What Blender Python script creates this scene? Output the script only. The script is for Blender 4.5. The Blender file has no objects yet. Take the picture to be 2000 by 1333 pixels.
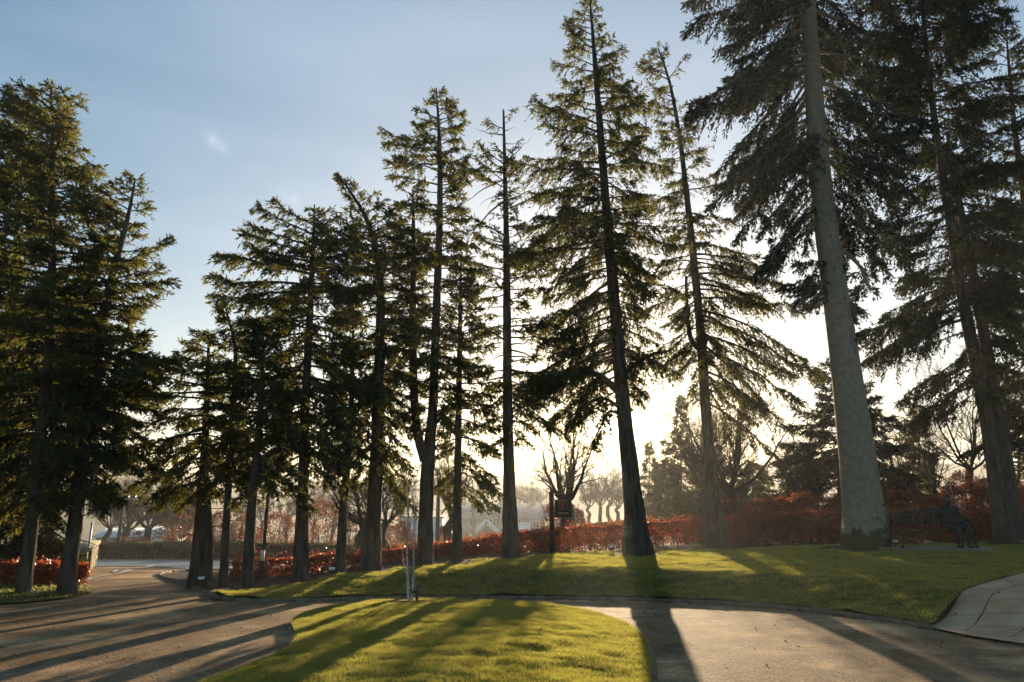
import bpy, math, random
import numpy as np
from mathutils import Vector
from mathutils.geometry import delaunay_2d_cdt

rad = math.radians
S = bpy.context.scene
RNG = np.random.default_rng(7)
random.seed(7)

# ------------------------------------------------------------------ camera
CAMZ, PITCH, F = 1.35, rad(13.26), 1333.3
cd = bpy.data.cameras.new("camera"); cam = bpy.data.objects.new("camera", cd)
S.collection.objects.link(cam); S.camera = cam
cd.lens = 24; cd.sensor_width = 36; cd.clip_start = 0.1; cd.clip_end = 6000
cam.location = (0, 0, CAMZ); cam.rotation_euler = (rad(90) + PITCH, 0, 0)

# ------------------------------------------------------------------ world + sun
SUN_EL, SUN_AZ = rad(6.2), rad(8.4)          # azimuth clockwise from +Y
LAMP_EL = rad(8.4)
world = bpy.data.worlds.new("World"); S.world = world; world.use_nodes = True
nt = world.node_tree; N = nt.nodes; L = nt.links; N.clear()
def nd(tree, t, **k):
    n = tree.nodes.new(t)
    for a, b in k.items(): setattr(n, a, b)
    return n
def mth(tree, op, a, b=None, c=None, clamp=False):
    n = tree.nodes.new('ShaderNodeMath'); n.operation = op; n.use_clamp = clamp
    for i, v in enumerate((a, b, c)):
        if v is None: continue
        if isinstance(v, (int, float)): n.inputs[i].default_value = v
        else: tree.links.new(v, n.inputs[i])
    return n.outputs[0]
sky = nd(nt, 'ShaderNodeTexSky', sky_type='NISHITA', sun_disc=False, sun_elevation=LAMP_EL,
         sun_rotation=SUN_AZ, altitude=100, air_density=1.0, dust_density=0.5, ozone_density=1.8)
tc = nd(nt, 'ShaderNodeTexCoord')
nrm = nd(nt, 'ShaderNodeVectorMath', operation='NORMALIZE'); L.new(tc.outputs['Generated'], nrm.inputs[0])
def dirv(az, el): return (math.sin(az)*math.cos(el), math.cos(az)*math.cos(el), math.sin(el))
def dot(v):
    n = nd(nt, 'ShaderNodeVectorMath', operation='DOT_PRODUCT'); L.new(nrm.outputs[0], n.inputs[0]); n.inputs[1].default_value = v
    return n.outputs['Value']
sund = dirv(SUN_AZ, SUN_EL)
d = mth(nt, 'MAXIMUM', dot(sund), 0.0)
def add_col(a, b):
    n = nd(nt, 'ShaderNodeMix', data_type='RGBA', blend_type='ADD'); n.inputs[0].default_value = 1
    L.new(a, n.inputs[6]); L.new(b, n.inputs[7]); return n.outputs[2]
def scaled(col, f):
    n = nd(nt, 'ShaderNodeVectorMath', operation='SCALE'); n.inputs[0].default_value = col; L.new(f, n.inputs[3]); return n.outputs[0]
GLOWS = [(4, 1.35, (1.0, .93, .86)), (30, .4, (1.0, .84, .62)), (350, 3.0, (1.0, .80, .50)), (1800, 16, (1.0, .84, .56)), (4000, 40, (1.0, .85, .6)), (60000, 400, (1, .9, .7))]
skyS = nd(nt, 'ShaderNodeVectorMath', operation='MULTIPLY'); L.new(sky.outputs[0], skyS.inputs[0]); skyS.inputs[1].default_value = (1.0, 1.0, 1.0)
gm = nd(nt, 'ShaderNodeGamma'); gm.inputs[1].default_value = 0.52; L.new(skyS.outputs[0], gm.inputs[0])
hs = nd(nt, 'ShaderNodeHueSaturation'); hs.inputs['Saturation'].default_value = 1.85; hs.inputs['Value'].default_value = 1.75; L.new(gm.outputs[0], hs.inputs['Color'])
col = hs.outputs[0]
for p, s, c in GLOWS:
    col = add_col(col, scaled(c, mth(nt, 'MULTIPLY', mth(nt, 'POWER', d, p), s)))
# thin veil of cirrus: soft noise streaks, plus the two small wisps at the left
mp = nd(nt, 'ShaderNodeMapping'); L.new(nrm.outputs[0], mp.inputs[0]); mp.inputs['Scale'].default_value = (1.2, 1.2, 5); mp.inputs['Rotation'].default_value = (0, .35, 0)
nz = nd(nt, 'ShaderNodeTexNoise'); L.new(mp.outputs[0], nz.inputs[0]); nz.inputs['Scale'].default_value = 2.2; nz.inputs['Detail'].default_value = 5; nz.inputs['Distortion'].default_value = .6
veil = mth(nt, 'MULTIPLY', mth(nt, 'SUBTRACT', nz.outputs[0], 0.42, clamp=True), 1.3)
def pdir(px, py):
    u = (px-1000)/F; v = (666.5-py)/F; c, s = math.cos(PITCH), math.sin(PITCH)
    return Vector((u, c - v*s, s + v*c)).normalized()
nz2 = nd(nt, 'ShaderNodeTexNoise'); L.new(nrm.outputs[0], nz2.inputs[0]); nz2.inputs['Scale'].default_value = 60; nz2.inputs['Detail'].default_value = 4
wisp = None
for (ax, ay, bx, by, w, st) in ((404, 262, 440, 300, 13, .75), (470, 320, 505, 340, 7, .14), (545, 375, 585, 398, 13, .6), (515, 352, 540, 372, 6, .12), (385, 292, 420, 316, 6, .08)):
    a = pdir(ax, ay); b = pdir(bx, by); m = ((a+b)/2).normalized(); t = (b-a); hl = t.length/2*.9; t.normalize(); q = m.cross(t).normalized()
    e1 = mth(nt, 'POWER', mth(nt, 'DIVIDE', dot(tuple(t)), hl), 2.0)
    # dot with tangent minus its value at m is ~0 because t is nearly orthogonal to m
    e2 = mth(nt, 'POWER', mth(nt, 'DIVIDE', dot(tuple(q)), w/F*.85), 2.0)
    g = mth(nt, 'MULTIPLY', mth(nt, 'EXPONENT', mth(nt, 'MULTIPLY', mth(nt, 'ADD', e1, e2), -1.0)), st)
    g = mth(nt, 'MULTIPLY', g, mth(nt, 'GREATER_THAN', dot(tuple(m)), 0.5))
    wisp = g if wisp is None else mth(nt, 'ADD', wisp, g)
wisp = mth(nt, 'MULTIPLY', wisp, mth(nt, 'MULTIPLY', mth(nt, 'SUBTRACT', nz2.outputs[0], .25, clamp=True), 3.0))
veilc = mth(nt, 'ADD', mth(nt, 'MULTIPLY', veil, 1.1), mth(nt, 'MULTIPLY', wisp, 1.6))
col = add_col(col, scaled((1.0, .98, .98), veilc))
bg = nd(nt, 'ShaderNodeBackground'); bg.inputs[1].default_value = 0.06; L.new(col, bg.inputs[0])
wo = nd(nt, 'ShaderNodeOutputWorld'); L.new(bg.outputs[0], wo.inputs[0])

sl = bpy.data.lights.new("sun", 'SUN'); sl.energy = 5.0; sl.angle = rad(0.5); sl.color = (1.0, .78, .50)
so = bpy.data.objects.new("sun", sl); S.collection.objects.link(so)
so.rotation_euler = Vector(dirv(SUN_AZ, LAMP_EL)).to_track_quat('Z', 'Y').to_euler(); so.location = (20, 100, 60)

S.view_settings.view_transform = 'Standard'; S.view_settings.look = 'None'; S.view_settings.exposure = 1.5; S.view_settings.gamma = 1
S.cycles.use_denoising = True; S.cycles.max_bounces = 6; S.cycles.transparent_max_bounces = 8; S.cycles.volume_bounces = 0
S.cycles.diffuse_bounces = 3; S.cycles.glossy_bounces = 2; S.cycles.transmission_bounces = 3
S.cycles.use_adaptive_sampling = False; S.cycles.sample_clamp_indirect = 4
HAZE = 0.00065

# ------------------------------------------------------------------ maths helpers
def ray(px, py):
    u = (px-1000)/F; v = (666.5-py)/F; c, s = math.cos(PITCH), math.sin(PITCH)
    return u, c - v*s, s + v*c
def PD(px, py, D):                      # world point on that sight line at distance D along +Y
    u, y, z = ray(px, py); t = D/y
    return (u*t, D, CAMZ + z*t)
def pxm(w, px, py, D):                  # w pixels at depth D in metres
    return w/F*D/ray(px, py)[1]
def sstep(a, b, t):
    t = np.clip((t-a)/(b-a), 0, 1); return t*t*(3-2*t)
_P = np.random.default_rng(3).random((256, 256))
def vnoise(x, y):
    xi = np.floor(x).astype(int); yi = np.floor(y).astype(int); fx = x-xi; fy = y-yi
    fx = fx*fx*(3-2*fx); fy = fy*fy*(3-2*fy); g = lambda a, b: _P[a % 256, b % 256]
    return (g(xi, yi)*(1-fx)+g(xi+1, yi)*fx)*(1-fy) + (g(xi, yi+1)*(1-fx)+g(xi+1, yi+1)*fx)*fy
def fbm(x, y, o=3):
    r = 0; a = 1; n = 0
    for i in range(o): r = r + a*vnoise(x*2**i+17.3*i, y*2**i+5.1*i); n += a; a *= .5
    return r/n - .5
def inpoly(x, y, poly):
    x = np.asarray(x, float); y = np.asarray(y, float); r = np.zeros(x.shape, bool); n = len(poly)
    for i in range(n):
        x1, y1 = poly[i][:2]; x2, y2 = poly[(i+1) % n][:2]
        if y1 == y2: continue
        c = ((y1 > y) != (y2 > y)) & (x < (x2-x1)*(y-y1)/(y2-y1)+x1); r ^= c
    return r
def pdist(x, y, pl):
    x = np.asarray(x, float); y = np.asarray(y, float); best = np.full(x.shape, 1e9)
    for (a, b) in zip(pl[:-1], pl[1:]):
        dx, dy = b[0]-a[0], b[1]-a[1]; l2 = dx*dx+dy*dy+1e-12
        t = np.clip(((x-a[0])*dx+(y-a[1])*dy)/l2, 0, 1)
        best = np.minimum(best, np.hypot(x-a[0]-t*dx, y-a[1]-t*dy))
    return best
def smooth_line(pts, n=2):
    pts = [tuple(p[:2]) for p in pts]
    for _ in range(n):
        q = [pts[0]]
        for a, b in zip(pts[:-1], pts[1:]):
            q += [(a[0]*.75+b[0]*.25, a[1]*.75+b[1]*.25), (a[0]*.25+b[0]*.75, a[1]*.25+b[1]*.75)]
        q.append(pts[-1]); pts = q
    return pts

# ------------------------------------------------------------------ ground levels
_ry = [-60, 8, 20, 45, 60, 90, 130, 250, 600, 1100]
_rz = [0.4, -.32, -.80, -2.17, -3.1, -4.7, -6.5, -9, -12, -14]
def road_z(x, y): return np.interp(y, _ry, _rz) + 0*x
def RP(px, py):                          # sight line -> road surface
    u, yy, zz = ray(px, py); t = 1.0
    lo, hi = 1.0, 400.0
    for _ in range(60):
        t = (lo+hi)/2; z = CAMZ+zz*t; g = float(np.interp(yy*t, _ry, _rz))
        if z > g: lo = t
        else: hi = t
    return (u*t, yy*t)
front = smooth_line([RP(*p) for p in [(2600, 1330), (2300, 1296), (1830, 1232), (1800, 1226), (1700, 1211), (1600, 1197), (1500, 1187), (1400, 1180), (1250, 1174), (1100, 1171), (900, 1170), (700, 1172), (550, 1176), (470, 1176), (432, 1172), (414, 1164)]], 2)
nose = smooth_line([RP(*p) for p in [(414, 1164), (380, 1151), (350, 1141), (322, 1131), (309, 1125), (318, 1120), (350, 1117), (400, 1115), (470, 1113), (560, 1112)]], 2)
left = smooth_line([RP(*p) for p in [(-900, 1222), (-300, 1197), (0, 1183), (120, 1172), (186, 1158), (170, 1146), (152, 1136), (156, 1120), (176, 1105)]], 1)
drive = [(16, -8), (16, front[0][1])] + front[1:] + nose[1:] + [(-14, 34.5), (-24, 37)] + left[::-1] + [(-30, left[0][1]), (-30, -8)]
bound = front + nose[1:]
PXS = [-60, -10, -6.4, -5, -3.6, -2.3, -.2, 3.7, 6.6, 10, 12.5, 14.5, 40]
PZS = [-.62, -.66, -.62, -.50, -.30, -.20, -.10, -.10, -.08, .10, .08, .17, .5]
def far_z(x, y):
    a = x/np.maximum(y, 5); s = sstep(-.12, .25, a)
    hi = np.interp(y, [0, 26, 60, 100, 170, 300, 600, 1100], [-.15, -.15, .1, -1, -6, -9, -12, -14])
    base = (1-s)*np.interp(y, _ry, _rz) + s*hi
    r = np.hypot(x, y)
    hill = sstep(260, 620, r)*(36 + 22*fbm(x/170, y/170, 3) + 4*np.sin(x/110.0)) + sstep(150, 300, r)*2*fbm(x/40, y/40)
    return base + hill
def land_z(x, y):
    x = np.asarray(x, float); y = np.asarray(y, float)
    rz = road_z(x, y)
    db = pdist(x, y, bound); dl = pdist(x, y, left)
    P = np.maximum(np.interp(x, PXS, PZS), rz+.08)
    rise = (sstep(-.5, 2.0, db)-sstep(-.5, 2.0, 0*db))/(1-sstep(-.5, 2.0, 0*db))
    near = rz + .09 + (P-rz-.09)*np.clip(rise, 0, 1)
    wl = sstep(-8.8, -10.2, x)*0 + (x < -9.6)
    near = np.where((x < -8.5) & (dl < db), rz+.02+.16*np.clip(dl, 0, .5)+.05*np.clip(dl, 0, 3), near)
    k = sstep(20.5, 27, y)
    z = near*(1-k) + far_z(x, y)*k
    return z
def bumps(x, y, a=1.0):
    return a*(.060*fbm(x*1.3, y*1.6, 2) + .060*fbm(x*3.4+9, y*5+3, 3))

# ------------------------------------------------------------------ object helpers
def link(o): S.collection.objects.link(o); return o
def props(o, label=None, cat=None, group=None, kind=None):
    if label: o['label'] = label
    if cat: o['category'] = cat
    if group: o['group'] = group
    if kind: o['kind'] = kind
    return o
def empty(name, loc, label, cat, group=None):
    o = link(bpy.data.objects.new(name, None)); o.location = loc; o.empty_display_size = .2
    return props(o, label, cat, group)

class MB:
    def __init__(s): s.v = []; s.f = {3: [], 4: []}; s.n = 0; s.poly = []
    def add(s, v, f):
        v = np.asarray(v, float).reshape(-1, 3); f = np.asarray(f, int)
        s.v.append(v)
        if f.size: s.f[f.shape[1]].append(f+s.n)
        s.n += len(v)
    def addpoly(s, v, polys):
        s.v.append(np.asarray(v, float)); s.poly += [[i+s.n for i in p] for p in polys]; s.n += len(v)
    def box(s, c, d, rz=0, rx=0, ry=0):
        v = np.array([(a, b, e) for a in (-.5, .5) for b in (-.5, .5) for e in (-.5, .5)])*np.array(d)
        if rx: v = v @ np.array([[1, 0, 0], [0, math.cos(rx), math.sin(rx)], [0, -math.sin(rx), math.cos(rx)]])
        if ry: v = v @ np.array([[math.cos(ry), 0, -math.sin(ry)], [0, 1, 0], [math.sin(ry), 0, math.cos(ry)]])
        if rz: v = v @ np.array([[math.cos(rz), math.sin(rz), 0], [-math.sin(rz), math.cos(rz), 0], [0, 0, 1]])
        s.add(v+np.array(c), [(0, 1, 3, 2), (4, 6, 7, 5), (0, 4, 5, 1), (2, 3, 7, 6), (0, 2, 6, 4), (1, 5, 7, 3)])
    def prism(s, poly, z0, z1):          # poly list of xy
        n = len(poly); v = [(x, y, z0) for x, y in poly]+[(x, y, z1) for x, y in poly]
        s.addpoly(v, [list(range(n))[::-1], list(range(n, 2*n))]+[[i, (i+1) % n, n+(i+1) % n, n+i] for i in range(n)])
    def tubes(s, P, R, sides=5, cap=False):  # P (N,K,3) R (N,K)
        P = np.asarray(P, float); R = np.asarray(R, float)
        if P.ndim == 2: P = P[None]; R = R[None]
        n, K, _ = P.shape
        if n == 0: return
        T = np.gradient(P, axis=1); T /= np.linalg.norm(T, axis=2, keepdims=True)+1e-9
        mt = P[:, -1]-P[:, 0]; mt /= np.linalg.norm(mt, axis=1, keepdims=True)+1e-9
        ref = np.where(np.abs(mt[:, 2:3]) > .8, np.array([[1., 0, 0]]), np.array([[0, 0, 1.]]))[:, None, :]
        A = np.cross(T, ref); A /= np.linalg.norm(A, axis=2, keepdims=True)+1e-9
        B = np.cross(T, A)
        th = np.arange(sides)*2*math.pi/sides
        V = P[:, :, None]+R[:, :, None, None]*(np.cos(th)[None, None, :, None]*A[:, :, None]+np.sin(th)[None, None, :, None]*B[:, :, None])
        base = (np.arange(n)*K*sides)[:, None, None]; i = np.arange(K-1)[None, :, None]; j = np.arange(sides)[None, None, :]
        j2 = (j+1) % sides
        Fc = np.stack(np.broadcast_arrays(base+i*sides+j, base+i*sides+j2, base+(i+1)*sides+j2, base+(i+1)*sides+j), -1).reshape(-1, 4)
        s.add(V.reshape(-1, 3), Fc)
        if cap:
            for k in range(n):
                s.poly += [[s.n-n*K*sides+(k*K+K-1)*sides+q for q in range(sides)], [s.n-n*K*sides+k*K*sides+q for q in range(sides)][::-1]]
    def kites(s, C, Dv, ln, wd, rng, tri=False):  # leaf or needle clumps starting at C along Dv
        n = len(C)
        if n == 0: return
        Dv = Dv/(np.linalg.norm(Dv, axis=1, keepdims=True)+1e-9)
        q = rng.normal(size=(n, 3)); q -= (q*Dv).sum(1, keepdims=True)*Dv; q /= np.linalg.norm(q, axis=1, keepdims=True)+1e-9
        ln = np.broadcast_to(ln, (n,))[:, None]; wd = np.broadcast_to(wd, (n,))[:, None]
        v = np.stack([C, C+Dv*ln*.45+q*wd*.5, C+Dv*ln, C+Dv*ln*.45-q*wd*.5], 1)
        s.add(v.reshape(-1, 3), np.arange(4*n).reshape(n, 4))
    def tris(s, V): n = len(V); s.add(V.reshape(-1, 3), np.arange(3*n).reshape(n, 3))
    def build(s, name, m, parent=None, smooth=False):
        me = bpy.data.meshes.new(name); V = np.concatenate(s.v)
        arrs = []; st = []; pos = 0
        for k in (3, 4):
            if s.f[k]:
                a = np.concatenate(s.f[k]); arrs.append(a.ravel()); st.append(pos+np.arange(len(a))*k); pos += a.size
        if s.poly:
            for p in s.poly: arrs.append(np.array(p)); st.append(np.array([pos])); pos += len(p)
        li = np.concatenate(arrs); st = np.concatenate(st)
        me.vertices.add(len(V)); me.vertices.foreach_set('co', V.astype(np.float32).ravel())
        me.loops.add(len(li)); me.loops.foreach_set('vertex_index', li.astype(np.int32))
        me.polygons.add(len(st)); me.polygons.foreach_set('loop_start', st.astype(np.int32))
        me.update(calc_edges=True)
        if smooth: me.polygons.foreach_set('use_smooth', np.ones(len(st), bool))
        me.validate()
        o = link(bpy.data.objects.new(name, me))
        if m: me.materials.append(m)
        if parent:
            o.parent = parent
            me.vertices.foreach_get('co', (c := np.empty(len(me.vertices)*3, np.float32)))
            loc = np.array(parent_world(parent)); c = c.reshape(-1, 3)-loc; me.vertices.foreach_set('co', c.ravel()); me.update()
        return o
def parent_world(o):
    l = Vector(o.location)
    while o.parent: o = o.parent; l += Vector(o.location)
    return l

# ------------------------------------------------------------------ materials
def mat(name, c1, c2=None, scale=5, rough=.8, bump=0, bscale=40, trans=0, tcol=None, stretch=(1, 1, 1), spec=.3, detail=5, metal=0, c3=None, bd=None, moss=False):
    m = bpy.data.materials.new(name); m.use_nodes = True; t = m.node_tree; b = t.nodes['Principled BSDF']
    b.inputs['Roughness'].default_value = rough; b.inputs['Specular IOR Level'].default_value = spec; b.inputs['Metallic'].default_value = metal
    tcn = nd(t, 'ShaderNodeTexCoord'); mpn = nd(t, 'ShaderNodeMapping'); mpn.inputs['Scale'].default_value = stretch
    t.links.new(tcn.outputs['Object'], mpn.inputs[0])
    out = b.outputs[0]; cs = None
    if c2:
        n1 = nd(t, 'ShaderNodeTexNoise'); n1.inputs['Scale'].default_value = scale; n1.inputs['Detail'].default_value = detail
        t.links.new(mpn.outputs[0], n1.inputs[0])
        cr = nd(t, 'ShaderNodeValToRGB'); e = cr.color_ramp.elements
        e[0].position = .35; e[0].color = (*c1, 1); e[1].position = .65; e[1].color = (*c2, 1)
        if c3: x = e.new(.5); x.color = (*c3, 1)
        t.links.new(n1.outputs[0], cr.inputs[0]); cs = cr.outputs[0]
        t.links.new(cs, b.inputs['Base Color'])
    else: b.inputs['Base Color'].default_value = (*c1, 1)
    if moss:
        sp_ = nd(t, 'ShaderNodeSeparateXYZ'); t.links.new(tcn.outputs['Object'], sp_.inputs[0]); n3 = nd(t, 'ShaderNodeTexNoise'); n3.inputs['Scale'].default_value = 4; t.links.new(tcn.outputs['Object'], n3.inputs[0])
        mf = mth(t, 'MULTIPLY', mth(t, 'SUBTRACT', mth(t, 'ADD', mth(t, 'MULTIPLY', n3.outputs[0], 1.1), -.05), sp_.outputs[2]), 6, clamp=True)
        mm = nd(t, 'ShaderNodeMix', data_type='RGBA'); t.links.new(mf, mm.inputs[0]); t.links.new(cs, mm.inputs[6]); mm.inputs[7].default_value = (.05, .055, .018, 1); t.links.new(mm.outputs[2], b.inputs['Base Color'])
    if bump:
        n2 = nd(t, 'ShaderNodeTexNoise'); n2.inputs['Scale'].default_value = bscale; n2.inputs['Detail'].default_value = 6
        t.links.new(mpn.outputs[0], n2.inputs[0])
        bp = nd(t, 'ShaderNodeBump'); bp.inputs['Strength'].default_value = min(bump, 1); bp.inputs['Distance'].default_value = .02*max(1, bump)*(bd or 1)
        t.links.new(n2.outputs[0], bp.inputs['Height']); t.links.new(bp.outputs[0], b.inputs['Normal'])
    if trans:
        tr = nd(t, 'ShaderNodeBsdfTranslucent'); mx = nd(t, 'ShaderNodeMixShader'); mx.inputs[0].default_value = trans
        tr.inputs[0].default_value = (*(tcol or c1), 1)
        t.links.new(b.outputs[0], mx.inputs[1]); t.links.new(tr.outputs[0], mx.inputs[2])
        t.links.new(mx.outputs[0], t.nodes['Material Output'].inputs[0])
    return m
M = {}
M['asphalt'] = mat('worn_asphalt', (.23, .138, .068), (.58, .36, .185), .7, rough=.85, bump=1.0, bscale=38, c3=(.24, .16, .092), spec=.07, detail=12, bd=1.6)
# asphalt: fine grit, wandering cracks and worn patches on top of the broad tone
def asphalt_detail(m):
    t = m.node_tree; b = t.nodes['Principled BSDF']; src = b.inputs['Base Color'].links[0].from_socket; tcn = nd(t, 'ShaderNodeTexCoord')
    g1 = nd(t, 'ShaderNodeTexNoise'); g1.inputs['Scale'].default_value = 26; g1.inputs['Detail'].default_value = 8; g1.inputs['Roughness'].default_value = .75; t.links.new(tcn.outputs['Object'], g1.inputs[0])
    g = mth(t, 'MULTIPLY_ADD', g1.outputs[0], 2.4, -.2)
    w = nd(t, 'ShaderNodeTexNoise'); w.inputs['Scale'].default_value = 1.1; w.inputs['Detail'].default_value = 5; t.links.new(tcn.outputs['Object'], w.inputs[0])
    ws = nd(t, 'ShaderNodeVectorMath', operation='MULTIPLY_ADD'); t.links.new(w.outputs['Color'], ws.inputs[0]); ws.inputs[1].default_value = (1.6, 1.6, 0); t.links.new(tcn.outputs['Object'], ws.inputs[2])
    v = nd(t, 'ShaderNodeTexVoronoi', feature='DISTANCE_TO_EDGE'); v.inputs['Scale'].default_value = .42; t.links.new(ws.outputs[0], v.inputs['Vector'])
    cr = mth(t, 'MULTIPLY_ADD', mth(t, 'MULTIPLY', v.outputs['Distance'], 160, clamp=True), .45, .55)
    m2 = nd(t, 'ShaderNodeTexNoise'); m2.inputs['Scale'].default_value = .22; m2.inputs['Detail'].default_value = 3; t.links.new(tcn.outputs['Object'], m2.inputs[0])
    crk = mth(t, 'MAXIMUM', cr, mth(t, 'GREATER_THAN', m2.outputs[0], .52))
    p = nd(t, 'ShaderNodeTexNoise'); p.inputs['Scale'].default_value = 2.2; p.inputs['Detail'].default_value = 6; p.inputs['Distortion'].default_value = 1.2; t.links.new(tcn.outputs['Object'], p.inputs[0])
    pt = mth(t, 'MULTIPLY_ADD', mth(t, 'MULTIPLY', mth(t, 'SUBTRACT', p.outputs[0], .36), 5, clamp=True), .38, .66)
    f = mth(t, 'MULTIPLY', mth(t, 'MULTIPLY', g, crk), pt)
    sc = nd(t, 'ShaderNodeVectorMath', operation='SCALE'); t.links.new(src, sc.inputs[0]); t.links.new(f, sc.inputs[3]); t.links.new(sc.outputs[0], b.inputs['Base Color'])
asphalt_detail(M['asphalt'])
M['road'] = mat('damp_road', (.075, .078, .085), (.12, .12, .125), .8, rough=.5, bump=.5, bscale=60, spec=.5)
M['paint'] = mat('road_paint', (.32, .32, .31), (.5, .5, .48), 6, rough=.6)
M['turf'] = mat('turf', (.045, .06, .012), (.10, .105, .025), 3.5, rough=.95, bump=1.5, bscale=30, spec=.1)
M['blade'] = mat('grass_blades', (.07, .085, .018), (.30, .26, .07), 5, rough=.6, trans=.52, tcol=(.52, .48, .095), spec=.25, c3=(.12, .145, .02))
M['soil'] = mat('soil', (.035, .022, .014), (.08, .05, .032), 3, rough=.95, bump=1.5, bscale=25, spec=.1)
M['field'] = mat('field', (.06, .065, .03), (.10, .10, .05), .02, rough=.95, spec=.1)
M['kerb'] = mat('kerb_stone', (.12, .085, .055), (.21, .155, .10), 6, rough=.85, bump=.6, bscale=50)
M['slab'] = mat('paving_stone', (.42, .255, .13), (.58, .38, .215), 1.6, rough=.8, bump=.8, bscale=35)
M['bark'] = mat('fir_bark', (.045, .033, .024), (.115, .09, .068), 9, rough=.95, bump=4, bscale=16, stretch=(1, 1, .22), spec=.15)
M['bark_pale'] = mat('silver_fir_bark', (.18, .155, .115), (.25, .22, .17), 7.0, rough=.9, bump=1, bscale=30, stretch=(1, 1, .8), spec=.15, c3=(.215, .19, .145), detail=9, moss=True)
M['bark_bare'] = mat('deciduous_bark', (.05, .038, .026), (.10, .075, .05), 8, rough=.9, spec=.15)
M['birch'] = mat('birch_bark', (.30, .27, .23), (.62, .58, .52), 12, rough=.7, stretch=(1, 1, 2.5))
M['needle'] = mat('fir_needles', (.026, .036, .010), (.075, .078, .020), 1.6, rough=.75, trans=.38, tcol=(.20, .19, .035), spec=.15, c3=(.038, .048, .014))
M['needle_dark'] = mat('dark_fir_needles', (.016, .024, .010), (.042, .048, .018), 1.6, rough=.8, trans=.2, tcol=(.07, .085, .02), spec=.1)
M['needle_blue'] = mat('silver_fir_needles', (.020, .028, .020), (.048, .060, .038), 1.3, rough=.8, trans=.16, tcol=(.055, .07, .03), spec=.12)
M['beech'] = mat('copper_beech_leaves', (.06, .016, .009), (.36, .105, .04), 18, rough=.42, trans=.36, tcol=(.50, .115, .04), spec=.5, c3=(.19, .040, .017))
M['beech_far'] = mat('far_beech_leaves', (.15, .045, .025), (.28, .09, .045), 2, rough=.7, trans=.3, tcol=(.36, .11, .05), spec=.1)
M['hedge_brown'] = mat('clipped_hedge_leaves', (.06, .040, .02), (.14, .10, .05), 3, rough=.8, trans=.3, tcol=(.26, .18, .08), spec=.1)
M['stem'] = mat('hedge_stems', (.05, .03, .02), (.09, .06, .04), 10, rough=.9)
M['litter'] = mat('fallen_leaves', (.14, .05, .02), (.22, .10, .04), 9, rough=.8, trans=.2, tcol=(.25, .1, .04))

# ------------------------------------------------------------------ terrain
def cdt(name, poly, zf, m, sp, label=None, holes=None, jitter=.3, parent=None):
    xs = [p[0] for p in poly]; ys = [p[1] for p in poly]
    # resample the boundary
    bd = []
    n = len(poly)
    for i in range(n):
        a, b = poly[i], poly[(i+1) % n]; k = max(1, int(math.hypot(b[0]-a[0], b[1]-a[1])/sp))
        k = min(k, 120)
        for q in range(k): bd.append((a[0]+(b[0]-a[0])*q/k, a[1]+(b[1]-a[1])*q/k))
    gx, gy = np.meshgrid(np.arange(min(xs), max(xs), sp), np.arange(min(ys), max(ys), sp))
    gx = gx.ravel()+RNG.uniform(-jitter, jitter, gx.size)*sp; gy = gy.ravel()+RNG.uniform(-jitter, jitter, gy.size)*sp
    k = inpoly(gx, gy, poly) & (pdist(gx, gy, bd+[bd[0]]) > sp*.5); gx = gx[k]; gy = gy[k]
    vs = [Vector(b) for b in bd]+[Vector((a, b)) for a, b in zip(gx, gy)]
    r = delaunay_2d_cdt(vs, [], [list(range(len(bd)))], 1, 1e-5)
    V = np.array([(v.x, v.y) for v in r[0]]); Fc = np.array([f for f in r[2] if len(f) == 3])
    z = zf(V[:, 0], V[:, 1]); mb = MB(); mb.add(np.column_stack([V, z]), Fc)
    return mb.build(name, m, parent, smooth=True)

# the one ground sheet, out past the hills
def axis(a, fine, lim, g=1.10):
    r = [a]
    while r[-1] < lim: r.append(r[-1]+max(fine, (r[-1]-a)*(g-1)))
    return r
xa = np.array([-v for v in axis(13, .4, 2600)[::-1]]+list(np.arange(-12.7, 16, .3))+axis(16, .4, 2600))
ya = np.array(sorted(set([-v for v in axis(0, 1, 60)[1:]]+list(np.arange(0, 29, .3))+axis(29, .4, 2600))))
X, Y = np.meshgrid(xa, ya); Z = land_z(X, Y)-.03
def LP(px, py):
    u, yy, zz = ray(px, py); t = np.linspace(8, 60, 9000)/yy; x = u*t; y = yy*t; z = CAMZ+zz*t; k = np.nonzero(z < land_z(x, y))[0]
    return (float(x[k[0]]), float(y[k[0]])) if len(k) else (u*20/yy, 20.0)
path_edge = [RP(1815, 1229), LP(1848, 1190), LP(1884, 1153), LP(1935, 1136), LP(2000, 1119), LP(2300, 1095)]
print('path', path_edge, front[0])
pathpoly = path_edge+[(17.5, path_edge[-1][1]), (17.5, 12.5)]+[RP(2300, 1275), RP(2000, 1262), RP(1900, 1247)]
def path_z(x, y):
    k = np.where(inpoly(x, y, drive), 0, sstep(0, 1.6, pdist(x, y, front))); return (road_z(x, y)+.03)*(1-k)+(land_z(x, y)+.0)*k
Z = np.where(inpoly(X, Y, pathpoly), path_z(X, Y)-.12, Z)
ins = inpoly(X, Y, drive); Z = np.where(ins, road_z(X, Y)-.10, Z)
nearb = (~ins) & (np.minimum(pdist(X, Y, bound), pdist(X, Y, left)) < .45); Z = np.where(nearb, np.minimum(Z, road_z(X, Y)-.05), Z)
Z = np.where(Y < 6, np.minimum(Z, road_z(X, Y)-.1), Z)
roadin = (Y > 25) & (Y < 42.5) & (X < 2) & (~ins); Z = np.where(roadin, Z-.05, Z)
g = MB(); ny, nx = X.shape; idx = np.arange(nx*ny).reshape(ny, nx)
g.add(np.stack([X, Y, Z], -1).reshape(-1, 3), np.stack([idx[:-1, :-1], idx[:-1, 1:], idx[1:, 1:], idx[1:, :-1]], -1).reshape(-1, 4))
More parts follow.
